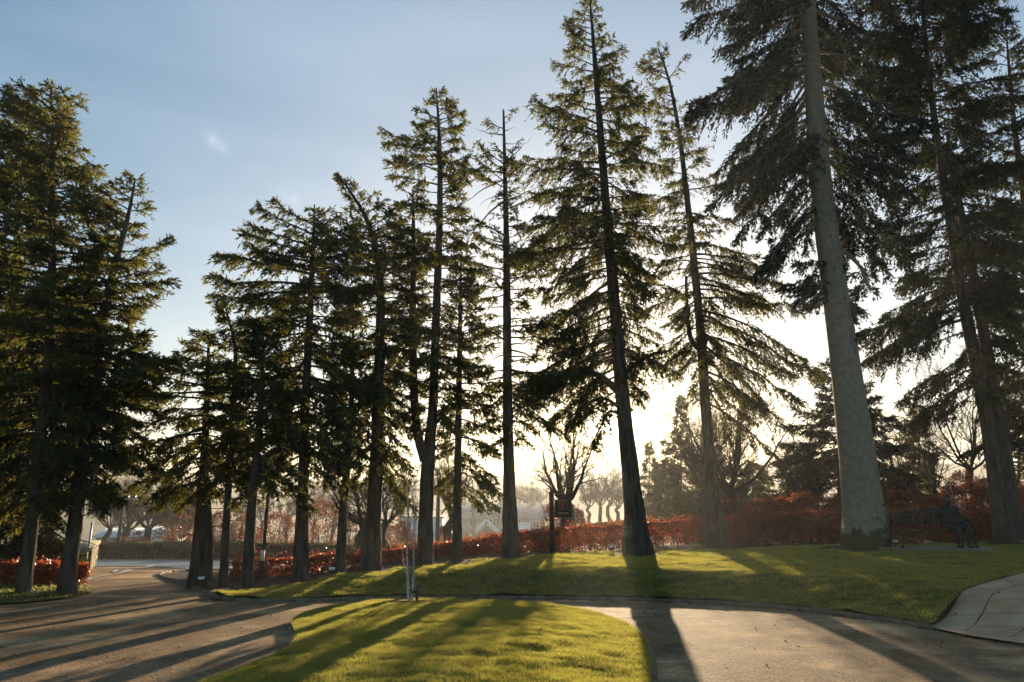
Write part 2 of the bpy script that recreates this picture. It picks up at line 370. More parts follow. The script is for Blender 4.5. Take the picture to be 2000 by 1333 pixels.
go = g.build('ground', M['soil'], smooth=True); go['kind'] = 'structure'
go.data.materials.append(M['field'])
cy = ((Y[:-1, :-1] > 43) | (np.abs(X[:-1, :-1]) > 40)).ravel()
go.data.polygons.foreach_set('material_index', cy.astype(np.int32))

dr = cdt('driveway', drive, lambda x, y: road_z(x, y)+.012*fbm(x*.6, y*.6, 2), M['asphalt'], .5); dr['kind'] = 'structure'
pub = [(-60, 26.5), (-40, 29.5), (-26, 31), (-16, 32), (-13, 28.5), (-10.5, 26.2), (2, 26), (2, 42), (-12, 42.5), (-30, 44), (-60, 44)]
pr = cdt('public_road', pub, lambda x, y: np.maximum(road_z(x, y), land_z(x, y)*0-9)+.022, M['road'], 1.2); pr['kind'] = 'structure'
# painted markings on the public road
def ribbon(mb, pts, w, zf):
    P = np.array(pts, float); T = np.gradient(P, axis=0); T /= np.linalg.norm(T, axis=1, keepdims=True); Nn = np.column_stack([-T[:, 1], T[:, 0]])
    A = P+Nn*w/2; B = P-Nn*w/2; V = np.concatenate([A, B]); V = np.column_stack([V, zf(V[:, 0], V[:, 1])]); k = len(P)
    mb.add(V, [(i, i+1, k+i+1, k+i) for i in range(k-1)])
mk = MB(); zr = lambda x, y: road_z(x, y)+.034
for a, b in (((170, 1132), (215, 1124)), ((225, 1123), (262, 1116)), ((222, 1119), (228, 1115)), ((228, 1115), (256, 1114)), ((238, 1119), (256, 1114)), ((268, 1106), (308, 1106)), ((275, 1112), (303, 1107)), ((285, 1109), (300, 1104)), ((215, 1102), (240, 1104)), ((315, 1104), (350, 1106)), ((365, 1109), (400, 1108)), ((160, 1138), (190, 1128))):
    A = RP(*a); B = RP(*b); ribbon(mk, [(A[0]+(B[0]-A[0])*t, A[1]+(B[1]-A[1])*t) for t in np.linspace(0, 1, 5)], .13, zr)
mo = mk.build('road_markings', M['paint']); mo['kind'] = 'structure'

# lawn (behind the drive) and the island in front
lawn_back = smooth_line([(16.5, 21.0), (12, 22.2), (8, 22.8), (4, 22.0), (1, 20.3), PD(1000, 1090, 19.3)[:2], PD(850, 1105, 18.3)[:2], PD(700, 1121, 17.2)[:2], PD(600, 1136, 16.7)[:2], PD(520, 1147, 16.3)[:2], PD(450, 1155, 15.9)[:2], front[-1]], 1)
# paved path at the right splits the verge
fi = min(range(len(front)), key=lambda i: math.hypot(front[i][0]-path_edge[0][0], front[i][1]-path_edge[0][1]))
lawn = front[fi:]+lawn_back[::-1][1:]+path_edge[::-1][:-1]
lz = lambda x, y: land_z(x, y)+bumps(x, y, 1.25)
lo = cdt('lawn', lawn, lz, M['turf'], .17); lo['kind'] = 'structure'
po = cdt('stone_path', pathpoly, path_z, M['slab'], .3); po['kind'] = 'structure'
isl = smooth_line([RP(*p) for p in [(330, 1400), (400, 1345), (455, 1328), (505, 1308), (552, 1287), (574, 1272), (577, 1250), (568, 1232), (574, 1218), (605, 1204), (650, 1192), (720, 1184), (800, 1180), (900, 1180), (1000, 1184), (1080, 1190), (1150, 1203), (1215, 1224), (1252, 1248), (1270, 1280), (1275, 1333), (1268, 1400), (1240, 1480)]], 2)
isl = isl+[(1.0, 4.4), (-2.6, 4.4)]
isl_line = isl+[isl[0]]
def isl_z(x, y): dd = pdist(x, y, isl_line); return road_z(x, y)+.085+.09*sstep(0, 2.2, dd)+bumps(x, y, .75)*sstep(0, .5, dd)
io = cdt('island_lawn', isl, isl_z, M['turf'], .10); io['kind'] = 'structure'
verge = left[:-1]+[left[-1], RP(150, 1100), (-17, 26), (-32, 24), (-32, left[0][1])]
vo = cdt('verge', verge, lambda x, y: land_z(x, y)+bumps(x, y, .6), M['turf'], .4); vo['kind'] = 'structure'
soil = nose+[(-9, 25.5), (3, 25.5), (3, 21)]+lawn_back[6:]
try:
    sb = cdt('planting_bed', soil, lambda x, y: land_z(x, y)-.012+bumps(x, y, .5), M['soil'], .3); sb['kind'] = 'structure'
except Exception as e: print('bed', e)

# kerbs as rows of dressed stones with open joints
def kerb(name, line, off, w=.11, h=.065, stone=.9):
    mb = MB(); P = np.array(line); seg = np.linalg.norm(np.diff(P, axis=0), axis=1); s = np.concatenate([[0], np.cumsum(seg)])
    t = 0
    while t < s[-1]-.05:
        e = min(t+stone, s[-1]); q = np.linspace(t+.006, e-.006, 5)
        c = np.column_stack([np.interp(q, s, P[:, 0]), np.interp(q, s, P[:, 1])]); T = np.gradient(c, axis=0); T /= np.linalg.norm(T, axis=1, keepdims=True)
        Nn = np.column_stack([-T[:, 1], T[:, 0]])*off; jz = RNG.uniform(-.008, .008); jo = RNG.uniform(-.006, .006)
        rz = road_z(c[:, 0], c[:, 1])
        prof = [(0, -.12), (0, h-.02), (.02, h), (w-.015, h), (w, h-.015), (w, -.12)]
        V = np.concatenate([np.column_stack([c+Nn*(a+jo-w*.5), rz+b+(jz if b > 0 else 0)]) for a, b in prof]); k = 5; m = len(prof)
        fs = [(a*k+i, a*k+i+1, ((a+1) % m)*k+i+1, ((a+1) % m)*k+i) for a in range(m) for i in range(k-1)]
        b0 = mb.n; mb.add(V, fs); mb.poly += [[b0+a*k for a in range(m)], [b0+a*k+k-1 for a in range(m)][::-1]]
        t = e
    o = mb.build(name, M['kerb']); o['kind'] = 'structure'; return o
kerb('lawn_kerb', front[fi:], -1); kerb('bed_kerb', nose, -1); kerb('island_kerb', isl[:-2], -1)

# joints of the paved path
jm = MB(); pz = lambda x, y: path_z(x, y)+.006
def jline(a, b, w=.014):
    A = RP(*a) if a[1] > 1225 else LP(*a)
    B = RP(*b) if b[1] > 1225 else LP(*b)
    ribbon(jm, [(A[0]+(B[0]-A[0])*t, A[1]+(B[1]-A[1])*t) for t in np.linspace(0, 1, 14)], w, pz)
jline((1885, 1238), (1947, 1155)); jline((1947, 1155), (2060, 1128)); jline((1975, 1250), (2050, 1165)); jline((1886, 1155), (1947, 1155), .01)
jline((1838, 1208), (2100, 1214), .010); jline((1850, 1190), (2100, 1194), .010); jline((1866, 1172), (2100, 1174), .010); jline((1960, 1131), (1985, 1146), .01); jline((1846, 1222), (2100, 1236), .01)
jo = jm.build('path_joints', M['soil']); jo['kind'] = 'structure'

# grass blades
def blades(name, poly, zf, n, h, w, keep=None, seed=1):
    r = np.random.default_rng(seed); xs = [p[0] for p in poly]; ys = [p[1] for p in poly]
    x = r.uniform(min(xs), max(xs), n*3); y = r.uniform(min(ys), max(ys), n*3)
    k = inpoly(x, y, poly)
    if keep is not None: k &= keep(x, y)
    x = x[k][:n]; y = y[k][:n]; n = len(x); z = zf(x, y)-.004
    clump = .55+.9*(fbm(x*5, y*7, 2)+.5)*(.6+.8*(fbm(x*1.5+4, y*2, 2)+.5))
    hh = h*r.uniform(.5, 1.15, n)*clump; a = r.uniform(0, 2*math.pi, n); ww = w*r.uniform(.6, 1.2, n)
    lx = r.normal(0, .55, n)*hh; ly = r.normal(0, .55, n)*hh
    b = np.stack([x, y, z], -1); dx = np.stack([np.cos(a)*ww/2, np.sin(a)*ww/2, 0*a], -1)
    V = np.stack([b-dx, b+dx, b+np.stack([lx, ly, hh], -1)], 1)
    mb = MB(); mb.tris(V); o = mb.build(name, M['blade']); props(o, None, 'grass', None, 'stuff'); return o
inview = lambda x, y: np.abs(x) < y*.80+.5
TRUNKS = [(PD(px, 1070, D)[0], D, rr) for px, D, rr in ((724, 17.7, .55), (828, 18.1, .5), (893, 18.3, .4), (998, 19.1, .5), (1248, 20.2, .7), (1402, 22.6, .6), (1692, 20.2, 1.05), (1966, 20.6, .7), (664, 17.4, .4), (586, 17, .5))]
def clear_of(x, y):
    k = np.ones(x.shape, bool)
    for a, b, rr in TRUNKS: k &= np.hypot(x-a, (y-b)*.9) > rr*(.8+.7*vnoise(x*5, y*5))
    return k
g1 = blades('island_grass', isl, isl_z, 330000, .042, .0065, lambda x, y: inview(x, y) & (y > 6.2), 2); g1['label'] = 'short frosty green turf on the kerbed island in the foreground'
g2 = blades('lawn_grass', lawn, lz, 330000, .05, .010, lambda x, y: inview(x, y) & (y < 22) & clear_of(x, y), 3); g2['label'] = 'green lawn grass on the bank between drive and trees'
vk = lambda x, y: inview(x, y) & (y < 20)
g3 = blades('verge_grass', verge, lambda x, y: land_z(x, y)+bumps(x, y, .6), 30000, .06, .014, vk, 4); g3['label'] = 'rough dark grass under the left hand conifers'

# ------------------------------------------------------------------ conifers
def frame_pts(path, D, n=26, base=True):
    """trunk from pixel waypoints (px,py,width px) at depth D; may give per-point depth as 4th"""
    W = np.array([PD(p[0], p[1], p[3] if len(p) > 3 else D) for p in path]); Wr = np.array([pxm(p[2], p[0], p[1], p[3] if len(p) > 3 else D)/2 for p in path])
    s = np.concatenate([[0], np.cumsum(np.linalg.norm(np.diff(W, axis=0), axis=1))]); q = np.linspace(0, s[-1], n)
    P = np.column_stack([np.interp(q, s, W[:, i]) for i in range(3)]); R = np.interp(q, s, Wr)
    for _ in range(2): P[1:-1] = (P[:-2]+2*P[1:-1]+P[2:])/4
    return P, R
def trunk_mesh(mb, P, R, sides=14, flare=.35, r=None, knobs=True):
    # dense rings near the base with buttress roots
    q = np.concatenate([np.linspace(0, .06, 8)[:-1], np.linspace(.06, 1, 60)]); s = np.linspace(0, 1, len(P))
    PP = np.column_stack([np.interp(q, s, P[:, i]) for i in range(3)]); RR = np.interp(q, s, R)
    gn = .035 if knobs is False else .003
    PP[0, 2] -= .35; RR = RR*(1 if knobs else .86)
    L = np.linalg.norm(P[-1]-P[0]); hgt = q*L
    th = np.arange(sides)*2*math.pi/sides; ph = r.uniform(0, 6, 3)
    T = np.gradient(PP, axis=0); T /= np.linalg.norm(T, axis=1, keepdims=True); A = np.cross(T, [0, 1, 0]); A /= np.linalg.norm(A, axis=1, keepdims=True); B = np.cross(T, A)
    rr = RR[:, None]*(.90+.04*np.sin(3*th+ph[0])[None]+gn*r.normal(size=(len(q), sides)) + flare*.62*np.exp(-hgt/.26)[:, None]*(.6+.75*np.sin(4*th+ph[1])+.4*np.sin(7*th+ph[2]))[None])
    V = PP[:, None]+rr[..., None]*(np.cos(th)[None, :, None]*A[:, None]+np.sin(th)[None, :, None]*B[:, None])
    K = len(q); i = np.arange(K-1)[:, None]; j = np.arange(sides)[None]; j2 = (j+1) % sides
    mb.add(V.reshape(-1, 3), np.stack(np.broadcast_arrays(i*sides+j, i*sides+j2, (i+1)*sides+j2, (i+1)*sides+j), -1).reshape(-1, 4))

def drape(mbw, mbn, P, R, r, n=90, tl=.6, clump=.14, width=.035):
    t = r.uniform(.15, 1, n)*(len(P)-1); i0 = np.minimum(t.astype(int), len(P)-2); f = (t-i0)[:, None]; p = P[i0]*(1-f)+P[i0+1]*f
    d = r.normal(0, .55, (n, 3)); d[:, 2] = -.8+r.normal(0, .5, n); d /= np.linalg.norm(d, axis=1, keepdims=True); l = tl*r.uniform(.3, 1.2, n); q = np.linspace(0, 1, 4)[None]
    TP = p[:, None]+d[:, None]*(l[:, None]*q)[..., None]; TP[..., 2] -= (.25*l)[:, None]*q**2; mbw.tubes(TP, np.broadcast_to(.005*(1-.6*q), TP.shape[:2]), 3)
    c = np.repeat(np.arange(n), 16); w = r.uniform(.15, 1, len(c)); pc = p[c]+d[c]*(l[c]*w)[:, None]; pc[:, 2] -= .25*l[c]*w**2; dv = d[c]+r.normal(0, .6, (len(c), 3))
    mbn.kites(pc, dv, clump*r.uniform(.6, 1.2, len(c)), width, r)

def crown(mbw, mbn, P, R, prof, D, nb, r, droop=.35, up=.25, dens=1.0, clump=.145, width=.036, hang=.35, clear=.25, gap=.12, tmin=None, squash=.85, fat=1.0, reach=1.0, bare=0.0, side=None):
    """prof: rows (py, left px, right px) giving the silhouette of the branch tips"""
    droop *= r.uniform(.7, 1.4); up *= r.uniform(.5, 1.5); hang *= r.uniform(.7, 1.5)
    prof = sorted(prof); py = np.array([p[0] for p in prof]); 
    zt = np.array([PD(1000, p[0], D)[2] for p in prof])
    xl = np.array([PD(p[1], p[0], D)[0] for p in prof]); xr = np.array([PD(p[2], p[0], D)[0] for p in prof])
    o = np.argsort(zt); zt = zt[o]; xl = xl[o]; xr = xr[o]
    zlo, zhi = zt[0], zt[-1]
    # attachment heights, denser up high where branches are short
    nb = int(nb*1.35); u = (np.arange(nb)+r.uniform(0, 1, nb))/nb; za = zlo+(zhi-zlo)*(1-(1-u)**1.0)
    az = (np.arange(nb)*2.39996+r.uniform(-.5, .5, nb)) % (2*math.pi); az = az-.28*np.sin(2*az)
    if side is not None: az = np.where(r.uniform(size=nb) < .6, r.normal(side, .8, nb), az)
    tz = P[:, 2]; cx = np.interp(za, tz, P[:, 0]); cyy = np.interp(za, tz, P[:, 1]); cr = np.interp(za, tz, R)
    # the tip ends below/above attachment: sample silhouette there
    frac = (za-zlo)/(zhi-zlo)
    zq = np.clip(za-(droop*(1-frac)-up*frac)*.6, zlo, zhi)
    Lr = np.maximum(np.interp(zq, zt, xr)-cx, .15); Ll = np.maximum(cx-np.interp(zq, zt, xl), .15)
    Lr = Lr*1.1*reach; Ll = Ll*1.1*reach
    c = np.cos(az); wr = .5+.5*c
    ln = (Lr*wr+Ll*(1-wr)); ln = np.where(np.abs(c) < .5, ln*squash, ln)
    nzv = vnoise(np.cos(az)*2.1+7+r.integers(0, 90), za*1.1+np.sin(az)*2)
    var = r.uniform(.62, 1.0, nb)*(.42+1.12*nzv); var[r.uniform(size=nb) < .14] *= .6; var[r.uniform(size=nb) < .10] *= 1.25
    ln = np.maximum(ln*var, .12)
    keep = (r.uniform(size=nb) > gap) & (nzv > .20) & ~((np.sin(az) < -.45) & (r.uniform(size=nb) < clear)); za, az, cx, cyy, cr, ln, frac = [a[keep] for a in (za, az, cx, cyy, cr, ln, frac)]; nb = len(za)
    hx, hy = np.cos(az), np.sin(az)
    K = 8; s = np.linspace(0, 1, K)[None]
    rise0 = (-.10-droop*.5)*(1-frac)+up*2.2*frac+r.normal(0, .08, nb)
    curve = (-droop*(1-frac)*1.1)[:, None]*s**1.6+.22*droop*s**4
    zz = za[:, None]+ln[:, None]*(rise0[:, None]*s+curve)
    wob = r.normal(0, .05, (nb, K))*s*ln[:, None]; wobz = r.normal(0, .02, (nb, K))*s*ln[:, None]
    hor = ln[:, None]*s*(1-.08*s)
    BP = np.stack([cx[:, None]+hx[:, None]*hor-hy[:, None]*wob, cyy[:, None]+hy[:, None]*hor+hx[:, None]*wob, zz+wobz], -1)
    br = np.clip(.012+.011*ln, .008, .07)*fat; BR = br[:, None]*(1-.88*s)
    mbw.tubes(BP, BR, 5)
    # secondary twigs
    nt_ = np.maximum((ln*24*dens).astype(int), 7); bi = np.repeat(np.arange(nb), nt_)
    t = .14+.86*r.uniform(0, 1.0, len(bi))**.72
    # gaps along the bough
    g_ = np.sin(t*ln[bi]*5.0+bi*1.7)+r.normal(0, .6, len(bi)); kp = (g_ > -.85) | (t > .80)
    bi = bi[kp]; t = t[kp]
    if bare > 0: kb = r.uniform(size=nb) > bare; kp = kb[bi]; bi = bi[kp]; t = t[kp]
    f = t*(K-1); i0 = np.minimum(f.astype(int), K-2); ff = (f-i0)[:, None]
    p0 = BP[bi, i0]*(1-ff)+BP[bi, i0+1]*ff; fd = BP[bi, i0+1]-BP[bi, i0]; fd /= np.linalg.norm(fd, axis=1, keepdims=True)
    lat = np.cross(fd, [0, 0, 1.]); lat /= np.linalg.norm(lat, axis=1, keepdims=True)+1e-9
    sg = np.where(r.uniform(size=len(bi)) < .5, -1, 1)[:, None]
    td = fd*r.uniform(.35, 1.1, (len(bi), 1))+lat*sg*r.uniform(.25, 1.0, (len(bi), 1)); td[:, 2] -= hang*r.uniform(0, 1.6, len(bi)); td /= np.linalg.norm(td, axis=1, keepdims=True)
    tl = (.14+.40*ln[bi]*(1-t)**.7*np.minimum(1, t*3.5))*r.uniform(.5, 1.15, len(bi)); tl = np.minimum(tl, 1.25)
    sag = hang*.6*tl
    q = np.linspace(0, 1, 4)[None]
    TP = p0[:, None]+td[:, None]*(tl[:, None]*q)[..., None]; TP[..., 2] -= sag[:, None]*q**2
    mbw.tubes(TP, np.broadcast_to((.0045+.003*tl)[:, None]*(1-.7*q), TP.shape[:2]), 3)
    nc = np.maximum((tl/clump*4.6).astype(int), 3); ci = np.repeat(np.arange(len(bi)), nc); w = r.uniform(0.02, 1.0, len(ci))
    pc = p0[ci]+td[ci]*(tl[ci]*w)[:, None]; pc[:, 2] -= sag[ci]*w**2
    dv = td[ci]+r.normal(0, .55, (len(ci), 3)); dv[:, 2] -= hang*.5
    mbn.kites(pc, dv, clump*r.uniform(.6, 1.25, len(ci)), width*r.uniform(.6, 1.4, len(ci)), r)
    # needles sitting along the bough itself near the tip
    n2 = (ln*34*dens).astype(int)+4; b2 = np.repeat(np.arange(nb), n2); t2 = r.uniform(.45, 1, len(b2)); f = t2*(K-1); i0 = np.minimum(f.astype(int), K-2); ff = (f-i0)[:, None]
    p2 = BP[b2, i0]*(1-ff)+BP[b2, i0+1]*ff; d2 = BP[b2, i0+1]-BP[b2, i0]; d2 = d2/np.linalg.norm(d2, axis=1, keepdims=True)+r.normal(0, .6, (len(b2), 3))
    if bare > 0: kp = kb[b2]; p2 = p2[kp]; d2 = d2[kp]
    mbn.kites(p2, d2, clump*r.uniform(.6, 1.1, len(p2)), width, r)

TG = 'tall conifers standing along the drive and lawn'
def conifer(name, label, cat, path, D, prof, nb, seed, bark='bark', needle='needle', forks=(), group=TG, snags=0, sides=14, **k):
    r = np.random.default_rng(seed); P, R = frame_pts(path, D)
    root = empty(name, (float(P[0, 0]), float(P[0, 1]), float(land_z(P[0, 0], P[0, 1]))), label, cat, group)
    P[0, 2] = min(P[0, 2], root.location.z+.1); tm = MB(); trunk_mesh(tm, P, R, sides, r=r, knobs=(bark == 'bark_pale'))
    wm = MB(); nm = MB()
    for fk in forks:
        FP, FR = frame_pts(fk['path'], D, 20); tm.tubes(FP, FR, 10)
        if fk.get('drape'): drape(wm, nm, FP, FR, r, **fk['drape'])
        if fk.get('prof'): crown(wm, nm, FP, FR, fk['prof'], D, fk['nb'], r, **{**k, **fk.get('k', {})})
    tm.build('trunk', M[bark], root, smooth=True)
    if prof: crown(wm, nm, P, R, prof, D, nb, r, **k)
    if snags:   # dead stubs and thin bare boughs on the stem below the crown
        z0 = P[0, 2]+1.0; z1 = np.interp(.5, np.linspace(0, 1, len(P)), P[:, 2]); zz = r.uniform(z0, z1, snags); a = r.uniform(0, 6.28, snags); ll = r.uniform(.12, .9, snags)
        q = np.linspace(0, 1, 5)[None]; x0 = np.interp(zz, P[:, 2], P[:, 0]); y0 = np.interp(zz, P[:, 2], P[:, 1])
        SP = np.stack([x0[:, None]+np.cos(a)[:, None]*(ll[:, None]+.15)*q, y0[:, None]+np.sin(a)[:, None]*(ll[:, None]+.15)*q, zz[:, None]-.25*ll[:, None]*q**1.5+r.normal(0, .02, (snags, 5))], -1)
        wm.tubes(SP, .012*(1-.8*q)*np.ones((snags, 1)), 4)
    if bark == 'bark_pale':   # old branch knots on the pale stem
        nk = 42; zz = r.uniform(root.location.z+.8, 14, nk); a = r.uniform(0, 6.28, nk); x0 = np.interp(zz, P[:, 2], P[:, 0]); y0 = np.interp(zz, P[:, 2], P[:, 1]); r0 = np.interp(zz, P[:, 2], R)*.93; q = np.array([[-.05, .0, .025, .045]]); kr = r.uniform(.008, .030, nk)
        SP = np.stack([x0[:, None]+np.cos(a)[:, None]*(r0[:, None]+q), y0[:, None]+np.sin(a)[:, None]*(r0[:, None]+q), zz[:, None]+0*q], -1); km = MB(); km.tubes(SP, kr[:, None]*np.array([[1.3, 1.2, .8, .15]]), 8); km.build('branch_knots', M['bark'], root, smooth=True)['kind'] = 'stuff'
    wm.build('branches', M[bark], root); nm.build('foliage', M[needle], root)
    return root

def gp(px, py, D=None):   # depth at which the sight line meets the land
    u, yy, zz = ray(px, py); t = np.linspace(8, 60, 5200)/yy; x = u*t; y = yy*t; z = CAMZ+zz*t; k = np.nonzero(z < land_z(x, y)+.0)[0]
    return float(y[k[0]]) if len(k) else 25.0

conifer('fir_tree', 'leftmost near conifer at the photo edge, dark crown, tallest tip of the left clump', 'conifer tree',
        [(42, 1176, 36), (60, 1060, 30), (74, 900, 26), (96, 700, 22), (104, 450, 16), (100, 175, 4)], 14.9,
        [(170, 88, 110), (215, 20, 140), (300, -20, 180), (400, -60, 225), (520, -80, 230), (650, -90, 230), (800, -80, 200), (900, -60, 150), (990, -40, 130)], 185, 11, dens=1.3, snags=10, gap=.07, reach=1.12)
conifer('fir_tree', 'second conifer of the left clump, leaning right with a forked lower limb', 'conifer tree',
        [(128, 1163, 40), (148, 1010, 33), (165, 860, 28), (190, 700, 24), (215, 550, 18), (250, 430, 10), (264, 350, 4)], 15.4,
        [(348, 255, 275), (390, 195, 300), (450, 170, 322), (520, 160, 325), (575, 150, 352), (640, 130, 300), (700, 100, 310), (760, 90, 270), (860, 90, 250), (960, 100, 225)], 155, 12, dens=1.25, snags=10, gap=.09, reach=1.2,
        forks=[dict(path=[(158, 905, 15), (186, 850, 13), (205, 790, 11), (235, 690, 7), (250, 640, 3)], prof=[(640, 225, 300), (700, 170, 315), (760, 170, 270), (860, 170, 240)], nb=18)])
conifer('fir_tree', 'dark conifer behind the left clump, trunk mostly hidden at the photo edge', 'conifer tree',
        [(-60, 1155, 34), (-20, 900, 28), (30, 580, 20), (45, 200, 5)], 17.5,
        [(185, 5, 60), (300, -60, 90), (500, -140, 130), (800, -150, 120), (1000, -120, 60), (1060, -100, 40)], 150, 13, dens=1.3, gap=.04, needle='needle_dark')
conifer('fir_tree', 'low dark bushy conifer filling the shade under the left clump', 'conifer tree',
        [(96, 1150, 20), (100, 900, 15), (118, 640, 9), (125, 560, 3)], 18.5,
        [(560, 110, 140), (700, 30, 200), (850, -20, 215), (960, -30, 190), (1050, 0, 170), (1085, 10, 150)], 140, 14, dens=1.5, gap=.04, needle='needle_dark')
conifer('fir_tree', 'leftmost conifer of the middle row, twin dark stems and boughs reaching out over the road', 'conifer tree',
        [(384, 1137, 40), (390, 1040, 30), (400, 880, 20), (405, 760, 13), (408, 650, 4)], 17.6,
        [(655, 395, 425), (690, 320, 440), (760, 300, 470), (830, 262, 480), (890, 270, 470), (960, 325, 460)], 80, 15, dens=1.05, gap=.1, reach=1.12, snags=12,
        forks=[dict(path=[(405, 1135, 20), (408, 1040, 17), (404, 960, 12), (398, 900, 8)])])
conifer('fir_tree', 'slim conifer second in the middle row, peak above the leftmost one', 'conifer tree',
        [(436, 1147, 24), (443, 1000, 18), (455, 800, 14), (462, 680, 10), (440, 600, 3)], 17.0,
        [(600, 430, 450), (640, 405, 480), (700, 390, 530), (780, 370, 530), (860, 380, 520), (950, 400, 500)], 76, 16, dens=1.05, gap=.12, reach=1.1, snags=14)
conifer('fir_tree', 'third conifer of the middle row, short dark crown in front of the taller firs', 'conifer tree',
        [(483, 1151, 28), (490, 1000, 23), (505, 850, 17), (512, 740, 11), (515, 640, 3)], 16.6,
        [(645, 505, 530), (700, 460, 570), (780, 430, 590), (860, 420, 600), (930, 440, 590)], 72, 17, dens=1.05, gap=.12, reach=1.1, snags=14)
conifer('fir_tree', 'broad topped conifer with a long bough pointing left near its top', 'conifer tree',
        [(586, 1138, 42), (592, 950, 27), (596, 800, 22), (606, 600, 17), (612, 480, 10), (614, 400, 3)], 17.0,
        [(405, 606, 624), (440, 530, 650), (500, 520, 690), (545, 432, 700), (600, 470, 700), (680, 470, 710), (760, 500, 700), (850, 480, 700), (900, 500, 660)], 132, 18, dens=1.1, gap=.1, reach=1.12, snags=16)
conifer('fir_tree', 'slender conifer with a low crown in the gap left of the thick middle trunk', 'conifer tree',
        [(664, 1128, 27), (670, 1000, 21), (682, 860, 17), (688, 760, 12), (690, 610, 3)], 17.4,
        [(615, 680, 705), (700, 640, 740), (800, 615, 760), (880, 620, 750)], 50, 19, dens=1.0, gap=.15, snags=16)
conifer('fir_tree', 'thick trunked conifer whose top leans left into a spur', 'conifer tree',
        [(724, 1118, 52), (732, 980, 36), (738, 850, 32), (742, 700, 26), (745, 540, 19), (722, 430, 12), (664, 345, 3)], 17.7,
        [(342, 655, 672), (385, 665, 725), (430, 690, 790), (500, 640, 850), (600, 640, 850), (700, 650, 830), (800, 650, 830), (900, 670, 800), (930, 700, 790)], 150, 20, dens=1.15, gap=.1, reach=1.08, snags=10)
conifer('fir_tree', 'fork stemmed conifer with two tall stems, the right one rising to a fine spire', 'conifer tree',
        [(828, 1108, 42), (832, 1000, 36), (834, 890, 34), (845, 830, 24), (852, 600, 20), (860, 400, 15), (858, 260, 9), (852, 172, 3)], 18.1,
        [(175, 846, 862), (210, 815, 885), (255, 785, 905), (300, 735, 915), (350, 740, 920), (450, 750, 915), (550, 770, 920), (650, 780, 920), (760, 780, 920), (840, 790, 900)], 150, 21, dens=1.05, snags=18,
        forks=[dict(path=[(830, 900, 20), (814, 860, 18), (808, 760, 16), (806, 600, 13), (808, 450, 8), (806, 370, 3)], prof=[(375, 780, 830), (450, 745, 850), (560, 750, 850), (700, 740, 850), (800, 745, 840)], nb=55)])
conifer('fir_tree', 'slim conifer between the forked tree and the bare topped one, dense low skirt of foliage', 'conifer tree',
        [(893, 1103, 26), (894, 950, 20), (896, 800, 16), (899, 620, 11), (900, 500, 3)], 18.3,
        [(505, 890, 915), (560, 865, 940), (650, 850, 965), (760, 850, 985), (850, 850, 985), (940, 855, 970), (975, 870, 950)], 95, 22, dens=1.1, snags=8)
conifer('fir_tree', 'conifer with a dead bare top and thin spiky branches', 'conifer tree',
        [(998, 1090, 48), (994, 950, 30), (991, 800, 25), (990, 600, 20), (988, 420, 13), (984, 215, 3)], 19.1,
        [(300, 950, 1015), (380, 920, 1030), (470, 905, 1055), (560, 930, 1065), (680, 935, 1075), (800, 930, 1075), (860, 960, 1040)], 95, 23, dens=.9, snags=20, bare=.15, reach=1.25,
        forks=[dict(path=[(988, 420, 10), (986, 330, 8), (983, 215, 3)], prof=[(230, 935, 1005), (300, 925, 1020), (400, 910, 1035)], nb=26, k=dict(bare=.8, gap=0))])
conifer('fir_tree', 'tall pointed conifer with the low sun at its trunk', 'conifer tree',
        [(1248, 1080, 72), (1240, 1000, 51), (1229, 900, 42), (1216, 780, 36), (1206, 650, 30), (1190, 480, 25), (1176, 300, 19), (1162, 120, 12), (1152, -8, 3)], 20.2,
        [(-5, 1142, 1162), (45, 1108, 1185), (100, 1090, 1205), (160, 1085, 1228), (230, 1050, 1250), (330, 1018, 1290), (420, 1010, 1300), (520, 1000, 1305), (600, 1000, 1310), (670, 1020, 1310), (720, 1060, 1290), (765, 1110, 1270)], 180, 24, dens=1.05, snags=6, hang=.45,
        forks=[dict(path=[(1212, 770, 14), (1170, 730, 13), (1110, 728, 10), (1050, 740, 6), (1005, 760, 3)], drape=dict(n=150, tl=.8)), dict(path=[(1206, 750, 10), (1240, 710, 8), (1280, 690, 6), (1310, 685, 3)], drape=dict(n=90, tl=.8)), dict(path=[(1215, 800, 8), (1180, 775, 6), (1140, 790, 4), (1100, 830, 2)], drape=dict(n=110, tl=.6)), dict(path=[(1220, 815, 7), (1190, 800, 5), (1165, 850, 3), (1150, 880, 2)], drape=dict(n=60, tl=.5))])
conifer('fir_tree', 'slender leaning conifer between the sun tree and the big pale trunk', 'conifer tree',
        [(1402, 1066, 52), (1390, 950, 32), (1378, 800, 26), (1370, 660, 22), (1352, 480, 17), (1330, 280, 11), (1310, 160, 7), (1286, 95, 3)], 22.6,
        [(92, 1278, 1300), (140, 1262, 1345), (220, 1290, 1365), (300, 1290, 1400), (380, 1290, 1410), (460, 1295, 1480), (540, 1290, 1490), (620, 1290, 1530), (660, 1300, 1575), (730, 1330, 1560), (790, 1350, 1520)], 145, 25, dens=1.0, reach=1.08, snags=6, hang=.45,
        forks=[dict(path=[(1376, 690, 12), (1350, 670, 10), (1342, 620, 8), (1340, 540, 5)])])
